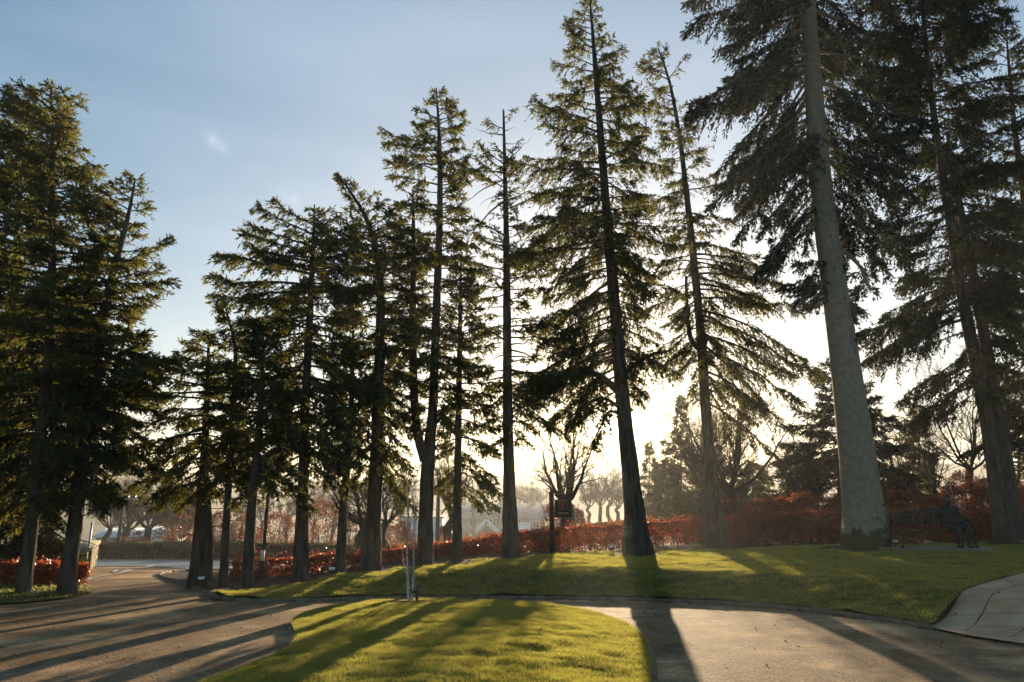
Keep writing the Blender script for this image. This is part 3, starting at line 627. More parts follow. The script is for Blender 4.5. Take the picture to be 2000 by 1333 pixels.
conifer('silver_fir', 'conifer with a huge pale grey trunk, its dark crown running out of the photo top', 'conifer tree',
        [(1690, 1062, 92), (1683, 960, 80), (1664, 820, 68), (1646, 680, 58), (1622, 520, 50), (1600, 350, 44), (1590, 200, 38), (1577, 0, 30), (1560, -250, 20), (1545, -560, 4)], 20.2,
        [(-560, 1535, 1560), (-350, 1450, 1680), (-150, 1360, 1780), (-40, 1280, 1810), (40, 1285, 1800), (120, 1350, 1780), (200, 1370, 1770), (290, 1400, 1760), (360, 1440, 1740), (420, 1470, 1735)], 215, 126, bark='bark_pale', needle='needle_blue', dens=1.2, clump=.155, width=.046, hang=.55, droop=.5, gap=.05, fat=1.2, sides=20, clear=.78,
        forks=[dict(path=[(1618, 470, 10), (1590, 445, 9), (1550, 470, 6), (1520, 510, 3)], prof=[(425, 1515, 1600), (480, 1512, 1600), (560, 1540, 1590), (590, 1560, 1585)], nb=34, k=dict(side=3.3)),
               dict(path=[(1625, 500, 10), (1650, 490, 9), (1680, 520, 6), (1700, 570, 3)], prof=[(440, 1640, 1705), (520, 1640, 1715), (590, 1650, 1705)], nb=40, k=dict(side=-.3))])
conifer('fir_tree', 'twin stemmed dark conifer behind the bench at the right', 'conifer tree',
        [(1966, 1062, 54), (1945, 930, 36), (1925, 800, 30), (1885, 610, 26), (1850, 400, 20), (1820, 200, 14), (1800, 0, 9), (1790, -150, 3)], 20.6,
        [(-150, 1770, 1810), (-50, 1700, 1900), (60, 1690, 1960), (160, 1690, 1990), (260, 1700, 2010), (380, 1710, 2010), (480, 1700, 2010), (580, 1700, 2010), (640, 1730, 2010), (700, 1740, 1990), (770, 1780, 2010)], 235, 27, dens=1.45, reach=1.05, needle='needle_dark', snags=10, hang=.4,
        forks=[dict(path=[(1985, 1055, 34), (1968, 930, 28), (1945, 780, 24), (1905, 560, 18), (1870, 380, 12), (1850, 260, 5)], prof=[(260, 1840, 1900), (400, 1830, 2010), (600, 1850, 2040)], nb=30)])
conifer('fir_tree', 'dark conifer rising off the right edge behind the bench, only its boughs in view', 'conifer tree',
        [(2110, 1062, 50), (2070, 800, 36), (2020, 500, 26), (1980, 250, 12), (1965, 60, 3)], 22.5,
        [(60, 1955, 1985), (160, 1900, 2060), (300, 1890, 2100), (450, 1900, 2150), (600, 1900, 2180), (750, 1920, 2200), (880, 1960, 2210), (960, 1990, 2200)], 150, 28, dens=1.4, needle='needle_dark')

# ------------------------------------------------------------------ background evergreens
def spruce(label, px, pyb, pyt, D, w, seed, nb=60, needle='needle', dens=.8, group='evergreens beyond the hedges', lean=0, conic=1.0, **k):
    h = pyb-pyt; prof = [(pyt, px-3, px+3)]
    for i in range(1, 9):
        f = i/8; prof.append((pyt+h*.93*f, px+lean-w/2*f**conic*(1-.1*(i % 2)), px+lean+w/2*f**conic*(1-.12*((i+1) % 2))))
    d = dict(clump=.16*D/22, width=.045*D/22, gap=.04); d.update(k)
    return conifer('spruce_tree', label, 'evergreen tree', [(px+lean, pyb+14, max(5, w*.06)), (px+lean, pyb-h*.3, max(4, w*.04)), (px, pyt, 1)], D, prof, nb, seed, needle=needle, group=group, sides=8, dens=dens, **d)
spruce('blue green spruce directly behind the huge pale trunk', 1640, 975, 670, 30, 215, 31, nb=130, needle='needle_blue', reach=1.3, dens=1.0, clump=.2, width=.05)
spruce('hazy pointed evergreen, highest of the dark stand right of the sun', 1330, 1010, 778, 58, 130, 32, nb=75, dens=.55)
spruce('hazy evergreen at the left end of the dark stand, beside the sun tree', 1268, 1012, 868, 62, 90, 33, nb=60, dens=.55)
spruce('hazy evergreen filling the stand between the peak and the leaning conifer', 1392, 1008, 830, 55, 130, 34, nb=75, dens=.55)
spruce('low rounded hazy evergreen right of the leaning conifer', 1470, 1000, 905, 50, 120, 35, nb=60, dens=.55, conic=.5)
spruce('hazy evergreen low in the stand, in front of the others', 1305, 1014, 905, 52, 110, 36, nb=70, dens=.6, conic=.6)
spruce('feathery evergreen between the pale trunk and the bench person', 1795, 975, 795, 34, 130, 37, nb=75, dens=.7, conic=.7)
spruce('small evergreen left of the pale trunk above the red hedge', 1545, 985, 880, 40, 90, 38, nb=45, dens=.6, conic=.6)
spruce('dark evergreen at the right edge behind the twin stemmed conifer', 1990, 990, 780, 30, 160, 39, nb=80, dens=.8, conic=.6)

# ------------------------------------------------------------------ bare trees
def grow(P, R, n, t0, t1, ang, lr, r, up=.15, K=5, rr=.6, jit=.25, Ls=None):
    N0, K0, _ = P.shape; L0 = np.linalg.norm(P[:, -1]-P[:, 0], axis=1)
    pi = np.repeat(np.arange(N0), n); t = r.uniform(t0, t1, len(pi)); f = t*(K0-1); i0 = np.minimum(f.astype(int), K0-2); ff = (f-i0)[:, None]
    p = P[pi, i0]*(1-ff)+P[pi, i0+1]*ff; d = P[pi, i0+1]-P[pi, i0]; d /= np.linalg.norm(d, axis=1, keepdims=True)+1e-9
    pr = R[pi, i0]*(1-ff[:, 0])+R[pi, i0+1]*ff[:, 0]
    q = r.normal(size=(len(pi), 3)); q -= (q*d).sum(1, keepdims=True)*d; q /= np.linalg.norm(q, axis=1, keepdims=True)+1e-9
    a = ang*r.uniform(.6, 1.35, len(pi))[:, None]; nd_ = d*np.cos(a)+q*np.sin(a); nd_[:, 2] += up*.6; nd_ /= np.linalg.norm(nd_, axis=1, keepdims=True)
    ln = (Ls if Ls is not None else L0[pi])*lr*r.uniform(.6, 1.2, len(pi))*(1.15-.55*t)
    s = np.linspace(0, 1, K)[None]
    Q = p[:, None]+nd_[:, None]*(ln[:, None]*s)[..., None]; Q[..., 2] += up*ln[:, None]*s**2
    bend = r.normal(0, jit, (len(pi), 1, 3))*ln[:, None, None]*(s**1.7)[..., None]; Q = Q+bend+r.normal(0, .02, Q.shape)*ln[:, None, None]
    Rr = (np.minimum(pr*.8, pr*rr*1.0+.001))[:, None]*(1-.75*s)
    return Q, Rr
BG = 'bare winter trees beyond the hedges'
def bare(label, px, pyb, pyt, D, wpx, seed, trunkw=16, trunkh=.3, ns=7, fan=.6, lv=(6, 5, 4), stems=None, group=BG, up=.12, minr=.006, name='bare_tree', matn='bark_bare', z=None):
    r = np.random.default_rng(seed); b = np.array(PD(px, pyb, D)); t = np.array(PD(px, pyt, D)); H = t[2]-b[2]; zl = float(land_z(b[0], b[1]))
    root = empty(name, (b[0], b[1], min(zl, b[2])), label, 'bare tree', group); tw = pxm(trunkw, px, pyb, D)/2; W = pxm(wpx, px, pyb, D)/2
    wm = MB(); z0 = min(zl, b[2])-.3; th = b[2]+H*trunkh
    TP = np.array([[b[0]+r.normal(0, .03)*H*k, b[1], z0+(th-z0)*k] for k in np.linspace(0, 1, 7)]); TR = tw*(1.25-.35*np.linspace(0, 1, 7)); TR[0] *= 1.25
    wm.tubes(TP, TR, 9, cap=True); wm.build('trunk', M[matn], root, smooth=True)
    cm = MB(); top = TP[-1]; A = []; AR = []; s = np.linspace(0, 1, 8)
    for i in range(ns):
        a = i*2.4+r.uniform(-.4, .4); o = fan*(.25+.75*((i+.5)/ns)); hx = math.cos(a)*W*o*r.uniform(.8, 1.2); hy = math.sin(a)*W*o; hh = (H*(1-trunkh))*(1-.5*o**2)*r.uniform(.75, 1.0)
        st = TP[-1]-np.array([0, 0, r.uniform(0, .25)*(th-b[2])])
        q = np.column_stack([st[0]+hx*s**.7, st[1]+hy*s**.7, st[2]+hh*s**1.15]); q += r.normal(0, .012, q.shape)*H*s[:, None]; A.append(q); AR.append(tw*.34*(1-.9*s))
    A = np.array(A); AR = np.array(AR); cm.tubes(A, np.maximum(AR, minr), 6)
    cur, cR = A, AR
    specs = [(lv[0]+2, .12, .97, .7, .42), (lv[1]+2, .12, 1, .75, .48), (lv[2]+1, .1, 1, .7, .6)]
    for (n, a0, a1, ang, lr) in specs:
        if n <= 0: break
        cur, cR = grow(cur, cR, n, a0, a1, ang, lr, r, up=up, K=5, rr=.55)
        cm.tubes(cur, np.maximum(cR, minr*.62*np.array([1, .95, .85, .7, .5])), 3)
    cm.build('branches', M[matn], root); return root
bare('bare fan shaped tree left of the thick middle trunk, short forked bole', 706, 1066, 885, 30, 190, 41, 22, .26, 8, 1.1, (7, 6, 4), minr=.006)
bare('wide bare tree right of the thick middle trunk', 752, 1068, 880, 33, 200, 42, 16, .25, 8, 1.2, (7, 6, 4), minr=.007)
bare('bare tree with spreading limbs between the forked and the slim conifer', 880, 1066, 850, 31, 110, 43, 20, .32, 8, .9, (7, 6, 4), minr=.007)
bare('pollarded bare tree with upright limbs beside the hanging sign', 1106, 1036, 790, 33, 170, 44, 30, .22, 7, 1.0, (5, 4, 3), minr=.008)
bare('big bare tree behind the leaning conifer', 1424, 996, 735, 33, 290, 45, 26, .16, 8, 1.1, (8, 6, 4), minr=.008)
bare('bare tree with long arching boughs left of the leaning conifer', 1384, 1000, 760, 36, 200, 46, 18, .2, 8, 1.1, (8, 6, 4), minr=.008)
bare('thin many stemmed bare tree right of the leaning conifer', 1562, 978, 835, 34, 90, 47, 9, .1, 9, .9, (6, 5, 3), minr=.007)
bare('multi stemmed bare tree left of the bench person', 1762, 968, 800, 31, 130, 48, 10, .06, 9, 1.0, (7, 5, 3), minr=.007)
bare('multi stemmed bare tree above the bench', 1830, 968, 780, 30, 110, 49, 10, .06, 8, .9, (7, 5, 3), minr=.007)
bare('tall crooked bare tree left of the twin stemmed conifer', 1895, 950, 655, 27, 200, 50, 15, .12, 7, 1.1, (8, 6, 4), minr=.007)
for i, (px, pyb, pyt, D, w, lab) in enumerate([
        (207, 1062, 925, 62, 110, 'bare tree nearest the leaning left conifer, across the road'), (242, 1062, 930, 60, 90, 'thick stemmed bare tree by the telegraph pole'),
        (288, 1060, 925, 58, 110, 'bare tree in the middle of the road gap'), (333, 1062, 950, 52, 90, 'low crowned bare tree before the red bushes across the road'),
        (365, 1060, 955, 60, 70, 'bare tree at the right end of the road gap')]):
    bare(lab, px, pyb, pyt, D, w, 60+i, (10, 16, 14, 10, 9)[i], .22, 9, 1.0, (8, 6, 4), minr=.016)
for i, (px, pyb, pyt, D, w) in enumerate([(1150, 1010, 925, 95, 60), (1172, 1010, 908, 90, 60), (1190, 1010, 905, 100, 55), (1207, 1010, 930, 88, 50)]):
    bare(('small hazy bare tree furthest left under the sun', 'hazy bare tree second from the left under the sun', 'hazy bare tree third from the left under the sun', 'hazy bare tree touching the sun tree trunk')[i], px, pyb, pyt, D, w, 70+i, 7, .25, 7, 1.0, (6, 5, 3), minr=.022)
for i, (px, D) in enumerate([(1012, 150), (1028, 150), (1046, 155), (560, 80), (612, 78), (650, 85), (780, 88), (925, 120), (470, 70), (510, 74)]):
    top = (942, 938, 946, 950, 940, 930, 925, 935, 960, 955)[i]; yb = 1000 if D > 110 else 1040
    bare(('spindly bare tree behind the house roof, left one', 'spindly bare tree behind the house roof, middle one', 'spindly bare tree behind the house roof, right one', 'bare tree above the far red bushes, left of the broad topped conifer',
          'bare tree above the far red bushes, just right of the broad topped conifer', 'bare tree above the far red bushes by the slender conifer', 'hazy bare tree behind the pale shed', 'hazy bare tree at the left end of the house', 'bare tree behind the slim second conifer', 'bare tree behind the third conifer of the middle row')[i], px, yb, top, D, 60, 80+i, 6, .25, 6, 1.0, (6, 5, 3), minr=.00026*D)

# ------------------------------------------------------------------ hedges and shrubs
def hedge(name, label, cat, rows, depth, m, leaf, n, seed, rough=.08, group=None, stems=120, fringe=.12, closed=False):
    """rows: (px, D, py of the top[, py of the base])"""
    r = np.random.default_rng(seed); W = [];
    for row in rows:
        top = PD(row[0], row[2], row[1]); x, y, zt = top; zb = float(land_z(x, y))-.02
        if len(row) > 3: zb = min(zb, PD(row[0], row[3], row[1])[2]) if row[3] > 0 else zb
        W.append((x, y, zt, zb))
    W = np.array(W); s = np.concatenate([[0], np.cumsum(np.hypot(np.diff(W[:, 0]), np.diff(W[:, 1])))])
    root = empty(name, (float(W[0, 0]), float(W[0, 1]), float(W[0, 3])), label, cat, group)
    q = r.uniform(0, s[-1], n); c = np.column_stack([np.interp(q, s, W[:, i]) for i in range(4)])
    T = np.column_stack([np.interp(q+.05, s, W[:, 0])-np.interp(q-.05, s, W[:, 0]), np.interp(q+.05, s, W[:, 1])-np.interp(q-.05, s, W[:, 1])]); T /= np.linalg.norm(T, axis=1, keepdims=True)+1e-9
    Nn = np.column_stack([-T[:, 1], T[:, 0]])
    v = r.uniform(0, 1, n)**.85; u = r.uniform(-1, 1, n); shell = r.uniform(size=n) < .72
    topm = r.uniform(size=n) < .33; u = np.where(shell & ~topm, np.sign(u)*r.uniform(.82, 1.03, n), u); v = np.where(shell & topm, r.uniform(.90, 1.03, n), v)
    h = (c[:, 2]-c[:, 3]); lump = 1+rough*2*(fbm(q*1.1, v*2+3, 3))+rough*(fbm(q*4, v*3, 2)); 
    fr = np.where(r.uniform(size=n) < .06, r.uniform(0, fringe, n), 0)
    p = np.column_stack([c[:, 0]+Nn[:, 0]*u*depth/2*lump, c[:, 1]+Nn[:, 1]*u*depth/2*lump, c[:, 3]+.05*h+v*h*.95*lump**.6+np.where(v > .85, fr, 0)])
    kp = (fbm(q*2.6+seed, v*3.2+u, 3) > -.13) | (r.uniform(size=n) < .25); p = p[kp]; n = len(p)
    lm = MB(); dv = r.normal(size=(n, 3)); dv[:, 2] += .2
    lm.kites(p, dv, leaf*r.uniform(.7, 1.3, n), leaf*.75*r.uniform(.7, 1.3, n), r); 
    sm = MB(); q = r.uniform(0, s[-1], stems); c = np.column_stack([np.interp(q, s, W[:, i]) for i in range(4)]); t = np.linspace(0, 1, 5)[None]
    off = r.uniform(-.3, .3, (stems, 2))*depth; lean = r.normal(0, .10, (stems, 2)); hh = (c[:, 2]-c[:, 3])*r.uniform(.75, 1.02, stems)
    SP = np.stack([(c[:, 0]+off[:, 0])[:, None]+lean[:, :1]*t+r.normal(0, .012, (stems, 5)), (c[:, 1]+off[:, 1])[:, None]+lean[:, 1:]*t, (c[:, 3]-.05)[:, None]+hh[:, None]*t], -1)
    sm.tubes(SP, .011*(1-.7*t)*np.ones((stems, 1)), 4)
    Q, QR = grow(SP, .011*(1-.7*t)*np.ones((stems, 1)), 4, .2, 1, .6, .35, r, up=.1); sm.tubes(Q, np.maximum(QR, .003), 3)
    sm.build('stems', M['stem'], root); lm.build('leaves', M[m], root); return root
hedge('beech_hedge', 'low coppery red beech hedge running behind the conifers and sign along the lawn', 'hedge',
      [(456, 19.4, 1094), (560, 19.6, 1090), (640, 19.8, 1086), (720, 20.2, 1078), (800, 20.6, 1071), (880, 21.3, 1062), (960, 22.4, 1050), (1040, 23.6, 1040), (1120, 24.6, 1032), (1200, 25.4, 1026), (1280, 26, 1020), (1350, 26.3, 1012), (1420, 26.3, 1012)], .62, 'beech', .085, 27000, 90, rough=.22, stems=520, fringe=.22)
hedge('beech_hedge', 'shaded lower red hedge right of the leaning conifer, behind the pale trunk and bench', 'hedge',
      [(1425, 25.4, 1008), (1500, 25, 1001), (1600, 24.6, 1003), (1700, 24.3, 1000), (1800, 24, 1002), (1900, 23.8, 1004), (2000, 23.6, 1004), (2100, 23.6, 1004)], .9, 'beech', .085, 27000, 91, rough=.2, stems=340, fringe=.2)
hedge('beech_hedge', 'taller red beech hedge behind, its top showing left and right of the pale trunk', 'hedge',
      [(1438, 28.8, 994), (1470, 28.6, 976), (1520, 28.4, 970), (1600, 28, 972), (1700, 27.6, 968), (1800, 27.4, 966), (1900, 27, 958), (2000, 26.8, 956), (2120, 26.5, 955)], 1.3, 'beech', .09, 30000, 92, rough=.25, stems=300, fringe=.3)
hedge('beech_hedge', 'bright red beech hedge at the left edge beneath the left clump of conifers', 'hedge',
      [(-330, 16.2, 1080), (-120, 16.4, 1086), (0, 16.6, 1097), (80, 16.9, 1099), (115, 17.1, 1098)], .9, 'beech', .07, 15000, 93, rough=.15, stems=170, fringe=.1)
hedge('beech_hedge', 'short end of red hedge just right of the second left conifer', 'hedge', [(122, 17.3, 1099), (150, 17.6, 1103), (158, 17.7, 1108)], .7, 'beech', .07, 2600, 94, stems=26)
hedge('clipped_hedge', 'long dark clipped hedge on the far side of the public road', 'hedge',
      [(120, 46, 1068), (185, 46, 1064), (300, 45.5, 1062), (400, 45, 1060), (520, 44, 1062), (640, 43, 1066), (760, 42, 1066), (860, 41, 1060)], 1.3, 'hedge_brown', .16, 40000, 95, rough=.03, stems=150, fringe=.05)
hedge('clipped_hedge', 'pale brown topped clipped hedge rising behind the red hedge under the sun', 'hedge',
      [(870, 40, 1058), (950, 39.5, 1050), (1050, 39, 1038), (1140, 38.5, 1028), (1250, 38, 1018), (1380, 37.5, 1008), (1440, 37, 1004)], 1.3, 'hedge_brown', .15, 34000, 96, rough=.03, stems=120, fringe=.05)
def shrub(label, px, py, D, wpx, hpx, seed, m='beech_far', leaf=.14, n=5000, group='red leaved bushes beyond the road', upright=.5, name='beech_shrub'):
    r = np.random.default_rng(seed); c = np.array(PD(px, py, D)); w = pxm(wpx, px, py, D)/2; h = pxm(hpx, px, py, D); zb = min(c[2], float(land_z(c[0], c[1]))+.0)
    root = empty(name, (c[0], c[1], zb), label, 'bush', group)
    a = r.uniform(0, 6.28, n); rr = r.uniform(.25, 1, n)**.5; z = r.uniform(0, 1, n); pr = np.sqrt(np.clip(1-(z-.35)**2/.45, 0.02, 1))*(1+.5*fbm(a*1.3, z*3+seed, 2))
    p = np.column_stack([c[0]+np.cos(a)*rr*pr*w, c[1]+np.sin(a)*rr*pr*w*.7, zb+(c[2]-zb)*z+z*h*(1+.3*fbm(a*2, z+seed, 2))])
    kp = fbm(p[:, 0]*1.6/leaf*.14, p[:, 2]*2.2/leaf*.14+seed, 3) > -.10; p = p[kp]
    lm = MB(); dv = r.normal(size=(len(p), 3)); dv[:, 2] += upright; lm.kites(p, dv, leaf*r.uniform(.6, 1.3, len(p)), leaf*.5, r)
    sm = MB(); ns = 14; t = np.linspace(0, 1, 5)[None]; ax = r.uniform(0, 6.28, ns)
    SP = np.stack([c[0]+(np.cos(ax)*w*.7)[:, None]*t, c[1]+(np.sin(ax)*w*.5)[:, None]*t, (zb-.1)+(h+c[2]-zb)*r.uniform(.7, 1.05, (ns, 1))*t], -1); sm.tubes(SP, .02*(1-.7*t)*np.ones((ns, 1)), 4)
    Q, QR = grow(SP, .02*(1-.7*t)*np.ones((ns, 1)), 7, .2, 1, .5, .4, r, up=.2); sm.tubes(Q, np.maximum(QR, .005), 3)
    sm.build('stems', M['stem'], root); lm.build('leaves', M[m], root); return root
for i, (px, py, D, w, h, lab) in enumerate([
        (345, 1062, 50, 90, 55, 'orange red bush across the road, left of the middle conifers'), (425, 1064, 50, 70, 60, 'orange red bush seen between the two leftmost middle conifers'),
        (475, 1066, 52, 70, 55, 'red bush behind the third middle conifer'), (540, 1066, 50, 90, 60, 'red bush left of the broad topped conifer'),
        (632, 1066, 46, 100, 85, 'tallest red bush, right of the broad topped conifer'), (690, 1066, 47, 70, 60, 'red bush behind the slender low crowned conifer'),
        (775, 1066, 48, 80, 45, 'red bush left of the forked conifer'), (866, 1062, 50, 30, 32, 'small orange bush right of the forked conifer'),
        (1082, 1034, 45, 70, 48, 'red bush behind the sign board'), (1125, 1032, 48, 40, 40, 'small red bush right of the pollarded tree'),
        (255, 1062, 56, 70, 25, 'low orange bushes by the green building')]):
    shrub(lab, px, py, D, w, h, 110+i, leaf=.15, n=3800)
shrub('dark red shrub rising behind the bench person', 1890, 985, 26, 120, 62, 130, m='beech', leaf=.08, n=6000, group=None)
shrub('red shrub in front of the big bare tree at the hedge end', 1432, 1010, 28, 60, 48, 131, m='beech', leaf=.08, n=2600, group=None)

# ------------------------------------------------------------------ buildings
M['stone_wall'] = mat('house_render', (.38, .33, .26), (.50, .44, .35), .8, rough=.9)
M['slate'] = mat('slate_roof', (.16, .17, .19), (.24, .25, .27), 1.5, rough=.5, bump=.5, bscale=8)
M['white'] = mat('white_paint', (.75, .75, .74), (.82, .82, .80), 3, rough=.5)
M['glass'] = mat('window_glass', (.03, .035, .04), rough=.1, spec=.6)
M['green_wall'] = mat('green_cladding', (.05, .14, .10), (.08, .19, .14), 1, rough=.6)
M['blue_roof'] = mat('pale_blue_roof', (.42, .52, .58), (.55, .65, .70), 1, rough=.5)
M['pale_wall'] = mat('pale_cladding', (.50, .55, .60), (.60, .65, .68), .6, rough=.5)
def gable(mb, x0, x1, y0, y1, z0, z1, th=.2, over=.35):   # ridge along x: two roof slabs
    ym = (y0+y1)/2
    for ya, yb, zz in ((y0-over, ym, z0-over*.5), (y1+over, ym, z0-over*.5)):
        v = [(x0-over, ya, zz), (x1+over, ya, zz), (x1+over, yb, z1), (x0-over, yb, z1)]
        v = v+[(a, b, c-th) for a, b, c in v]
        mb.add(v, [(0, 1, 2, 3), (7, 6, 5, 4), (0, 4, 5, 1), (1, 5, 6, 2), (2, 6, 7, 3), (3, 7, 4, 0)])
def window(root, x, y, z, w, h, fr=.08):
    f = MB()
    for c, d in (((x, y, z+h/2), (w+fr, .1, fr)), ((x, y, z-h/2), (w+fr, .1, fr)), ((x-w/2, y, z), (fr, .1, h-fr)), ((x+w/2, y, z), (fr, .1, h-fr)), ((x, y, z), (fr*.6, .08, h-fr))): f.box(c, d)
    o = f.build('window', M['white'], root); p = MB(); p.box((x, y+.03, z), (w-fr, .03, h-fr)); p.build('pane', M['glass'], o)
# the white gabled house
HD = 130.0
def hp(px, py, D=HD): return PD(px, py, D)
xl = hp(902, 1010)[0]; xr = hp(1066, 1010)[0]; ze = hp(950, 1011)[2]; zr_ = hp(950, 984)[2]; zb = float(land_z((xl+xr)/2, HD))-.3
hs_ = empty('house', ((xl+xr)/2, HD+5, zb+.3), 'large pale house with slate roof and white porch gable in the haze beyond the hedge', 'house')
m = MB(); m.box(((xl+xr)/2, HD+4, (zb+ze)/2), (xr-xl, 8, ze-zb))
m.addpoly([(xl+.002, HD, ze), (xl+.002, HD+8, ze), (xl+.002, HD+4, zr_-.2), (xr-.002, HD, ze), (xr-.002, HD+8, ze), (xr-.002, HD+4, zr_-.2)], [[0, 1, 2], [3, 5, 4]]); m.build('wall', M['stone_wall'], hs_)
m = MB(); gable(m, xl, xr, HD, HD+8, ze, zr_); ro = m.build('roof', M['slate'], hs_)
for px in (977, 1044):
    c = MB(); x = hp(px, 980)[0]; c.box((x, HD+4, zr_+.5), (.9, .9, 1.9)); c.box((x, HD+4, zr_+1.5), (1.1, 1.1, .14)); c.box((x-.2, HD+4, zr_+1.75), (.22, .22, .4)); c.box((x+.2, HD+4, zr_+1.75), (.22, .22, .4)); c.build('chimney', M['stone_wall'], ro)
x = hp(957, 994)[0]; dz = hp(957, 994)[2]; c = MB(); c.box((x, HD+1.6, dz), (1.6, 2.6, 1.5)); dm = c.build('dormer', M['white'], hs_)
c = MB(); gable(c, -1.0, 1.0, -1.3, 1.3, 0, .7, th=.08, over=.1); 
for v in c.v: v[:, [0, 1]] = v[:, [1, 0]]; v += np.array([x, HD+1.6, dz+.75])
c.build('dormer_roof', M['slate'], hs_); window(hs_, x, HD+.24, dz, 1.1, 1.0)
for px, py, w, h in ((924, 1020, 1.2, 1.4), (962, 1019, 1.2, 1.3), (970, 1019, 1.2, 1.3), (925, 1040, 1.2, 1.3), (1046, 1030, 1.3, 1.8), (1012, 1018, 1.0, 1.0)):
    q = hp(px, py); window(hs_, q[0], HD-.06, q[2], w, h)
# porch gable in front
gx0 = hp(922, 1043)[0]; gx1 = hp(982, 1043)[0]; ga = hp(952, 1014); zq = hp(952, 1044)[2]; gy = HD-5
c = MB(); xm = (gx0+gx1)/2; th = .9
for sgn, xe in ((-1, gx0), (1, gx1)):
    v = [(xm, gy, ga[2]), (xm, HD, ga[2]), (xe, HD, zq), (xe, gy, zq)]; nx = np.array([sgn*.5, 0, .75])*.35
    v = v+[tuple(np.array(p)-nx) for p in v]; c.add(v, [(0, 1, 2, 3), (7, 6, 5, 4), (0, 4, 5, 1), (1, 5, 6, 2), (2, 6, 7, 3), (3, 7, 4, 0)])
c.build('porch_roof', M['slate'], hs_)
c = MB()
for sgn, xe in ((-1, gx0), (1, gx1)):
    dx = xe-xm; dz = zq-ga[2]; L_ = math.hypot(dx, dz); c.box(((xm+xe)/2, gy-.1, (ga[2]+zq)/2-.25), (L_+.2, .16, .85), ry=-math.atan2(dz, dx))
c.prism([(xm-2.3, gy-.02), (xm+2.3, gy-.02), (xm+2.3, gy+.06), (xm-2.3, gy+.06)], zq+1.5, ga[2]-1.2); c.box((gx0+.5, gy, (zq+zb)/2), (.3, .3, zq-zb)); c.box((gx1-.5, gy, (zq+zb)/2), (.3, .3, zq-zb))
c.build('porch_front', M['white'], hs_)
q0 = hp(1012, 1022); c = MB(); c.box((hp(1022, 1033)[0], HD-1.2, hp(1022, 1040)[2]), (2.4, 2.4, 3.6)); bay = c.build('bay', M['white'], hs_)
c = MB(); bx = hp(1022, 1033)[0]; bz = hp(1022, 1040)[2]+1.8
gable(c, -1.3, 1.3, -1.3, 1.3, 0, 1.2, th=.12, over=.2)
for v in c.v: v[:, [0, 1]] = v[:, [1, 0]]; v += np.array([bx, HD-1.2, bz])
c.build('bay_roof', M['slate'], hs_)
# pale shed
D2 = 105.0; a = PD(786, 1012, D2); b = PD(862, 1012, D2); zb = float(land_z(a[0], D2))-.3
r2 = empty('shed', ((a[0]+b[0])/2, D2+3, zb+.3), 'plain pale grey shed wall seen either side of the forked conifer', 'shed')
m = MB(); m.box(((a[0]+b[0])/2, D2+3, (zb+a[2])/2), (b[0]-a[0], 6, a[2]-zb)); m.build('wall', M['pale_wall'], r2)
m = MB(); m.box(((a[0]+b[0])/2, D2+3, a[2]+.1), (b[0]-a[0]+.4, 6.4, .2)); m.build('roof', M['slate'], r2)
m = MB()
for i in range(4): m.box((a[0]+(b[0]-a[0])*(i+.7)/4.4, D2-.04, a[2]-1.7), (.06, .05, 3.0))
m.build('cladding_strip', M['white'], r2)
# green barns across the road
for i, (x0, x1, yt, ye, yb, D3) in enumerate([(188, 276, 1033, 1047, 1064, 95), (268, 325, 1030, 1046, 1062, 88)]):
    A = PD(x0, ye, D3); B = PD(x1, ye, D3); zt = PD(x0, yt, D3)[2]; zb = min(float(land_z(A[0], D3)), PD(x0, yb, D3)[2])-.3
    r3 = empty('barn', ((A[0]+B[0])/2, D3+3, zb+.3), ('long green walled barn with pale blue roof, left of the road gap', 'green walled barn with pale blue roof beside the red bushes')[i], 'barn', 'green barns across the road')
    m = MB(); m.box(((A[0]+B[0])/2, D3+3, (zb+A[2])/2), (B[0]-A[0], 6, A[2]-zb)); m.build('wall', M['green_wall'], r3)
    m = MB(); gable(m, A[0], B[0], D3, D3+6, A[2]+.1, zt, th=.15); m.build('roof', M['blue_roof'], r3)
    m = MB(); m.box((A[0]+(B[0]-A[0])*.7, D3-.05, zb+1.6), (1.6, .08, 2.6)); m.build('door', M['pale_wall'], r3)

# ------------------------------------------------------------------ poles and posts
M['pole'] = mat('pole_wood', (.07, .055, .045), (.12, .10, .08), 6, rough=.85)
M['steel'] = mat('galvanised_steel', (.40, .42, .44), (.50, .52, .54), 4, rough=.45, metal=.6)
def pole(label, px, pyt, D, w, name='telegraph_pole', cat='pole', arm=None, m='pole', sign=None):
    t = PD(px, pyt, D); zb = float(land_z(t[0], t[1])); r = empty(name, (t[0], t[1], zb), label, cat)
    q = np.linspace(0, 1, 4)[:, None]; mb = MB(); mb.tubes(np.array([[t[0], t[1], zb-.3]])*(1-q)+np.array([t])*q, w/2*(1-.25*q[:, 0]), 8, cap=True); mb.build('post', M[m], r, smooth=True)
    if arm:
        mb = MB(); mb.box((t[0]+arm[1], t[1]-.1, t[2]-arm[2]), (arm[0], .12, .12))
        for k in (-.45, -.15, .15, .45): mb.box((t[0]+arm[1]+k*arm[0], t[1]-.1, t[2]-arm[2]+.13), (.07, .07, .16))
        mb.build('cross_arm', M['steel'], r)
    if sign:
        mb = MB(); mb.box((t[0], t[1]-.06, sign[2]), (sign[0], .03, sign[1])); mb.build('plate', M['white'], r)
    return r
pole('tall thin telegraph pole with a pale cross arm beyond the road', 243, 965, 50, .26, arm=(1.6, .15, .35))
pole('dark utility pole beside the pale shed', 857, 935, 38, .24)
pole('thin dark post with a small white plate left of the broad topped conifer', 527, 925, 18.4, .10, name='lamp_post', cat='post', sign=(.10, .26, float(PD(527, 1085, 18.4)[2])))
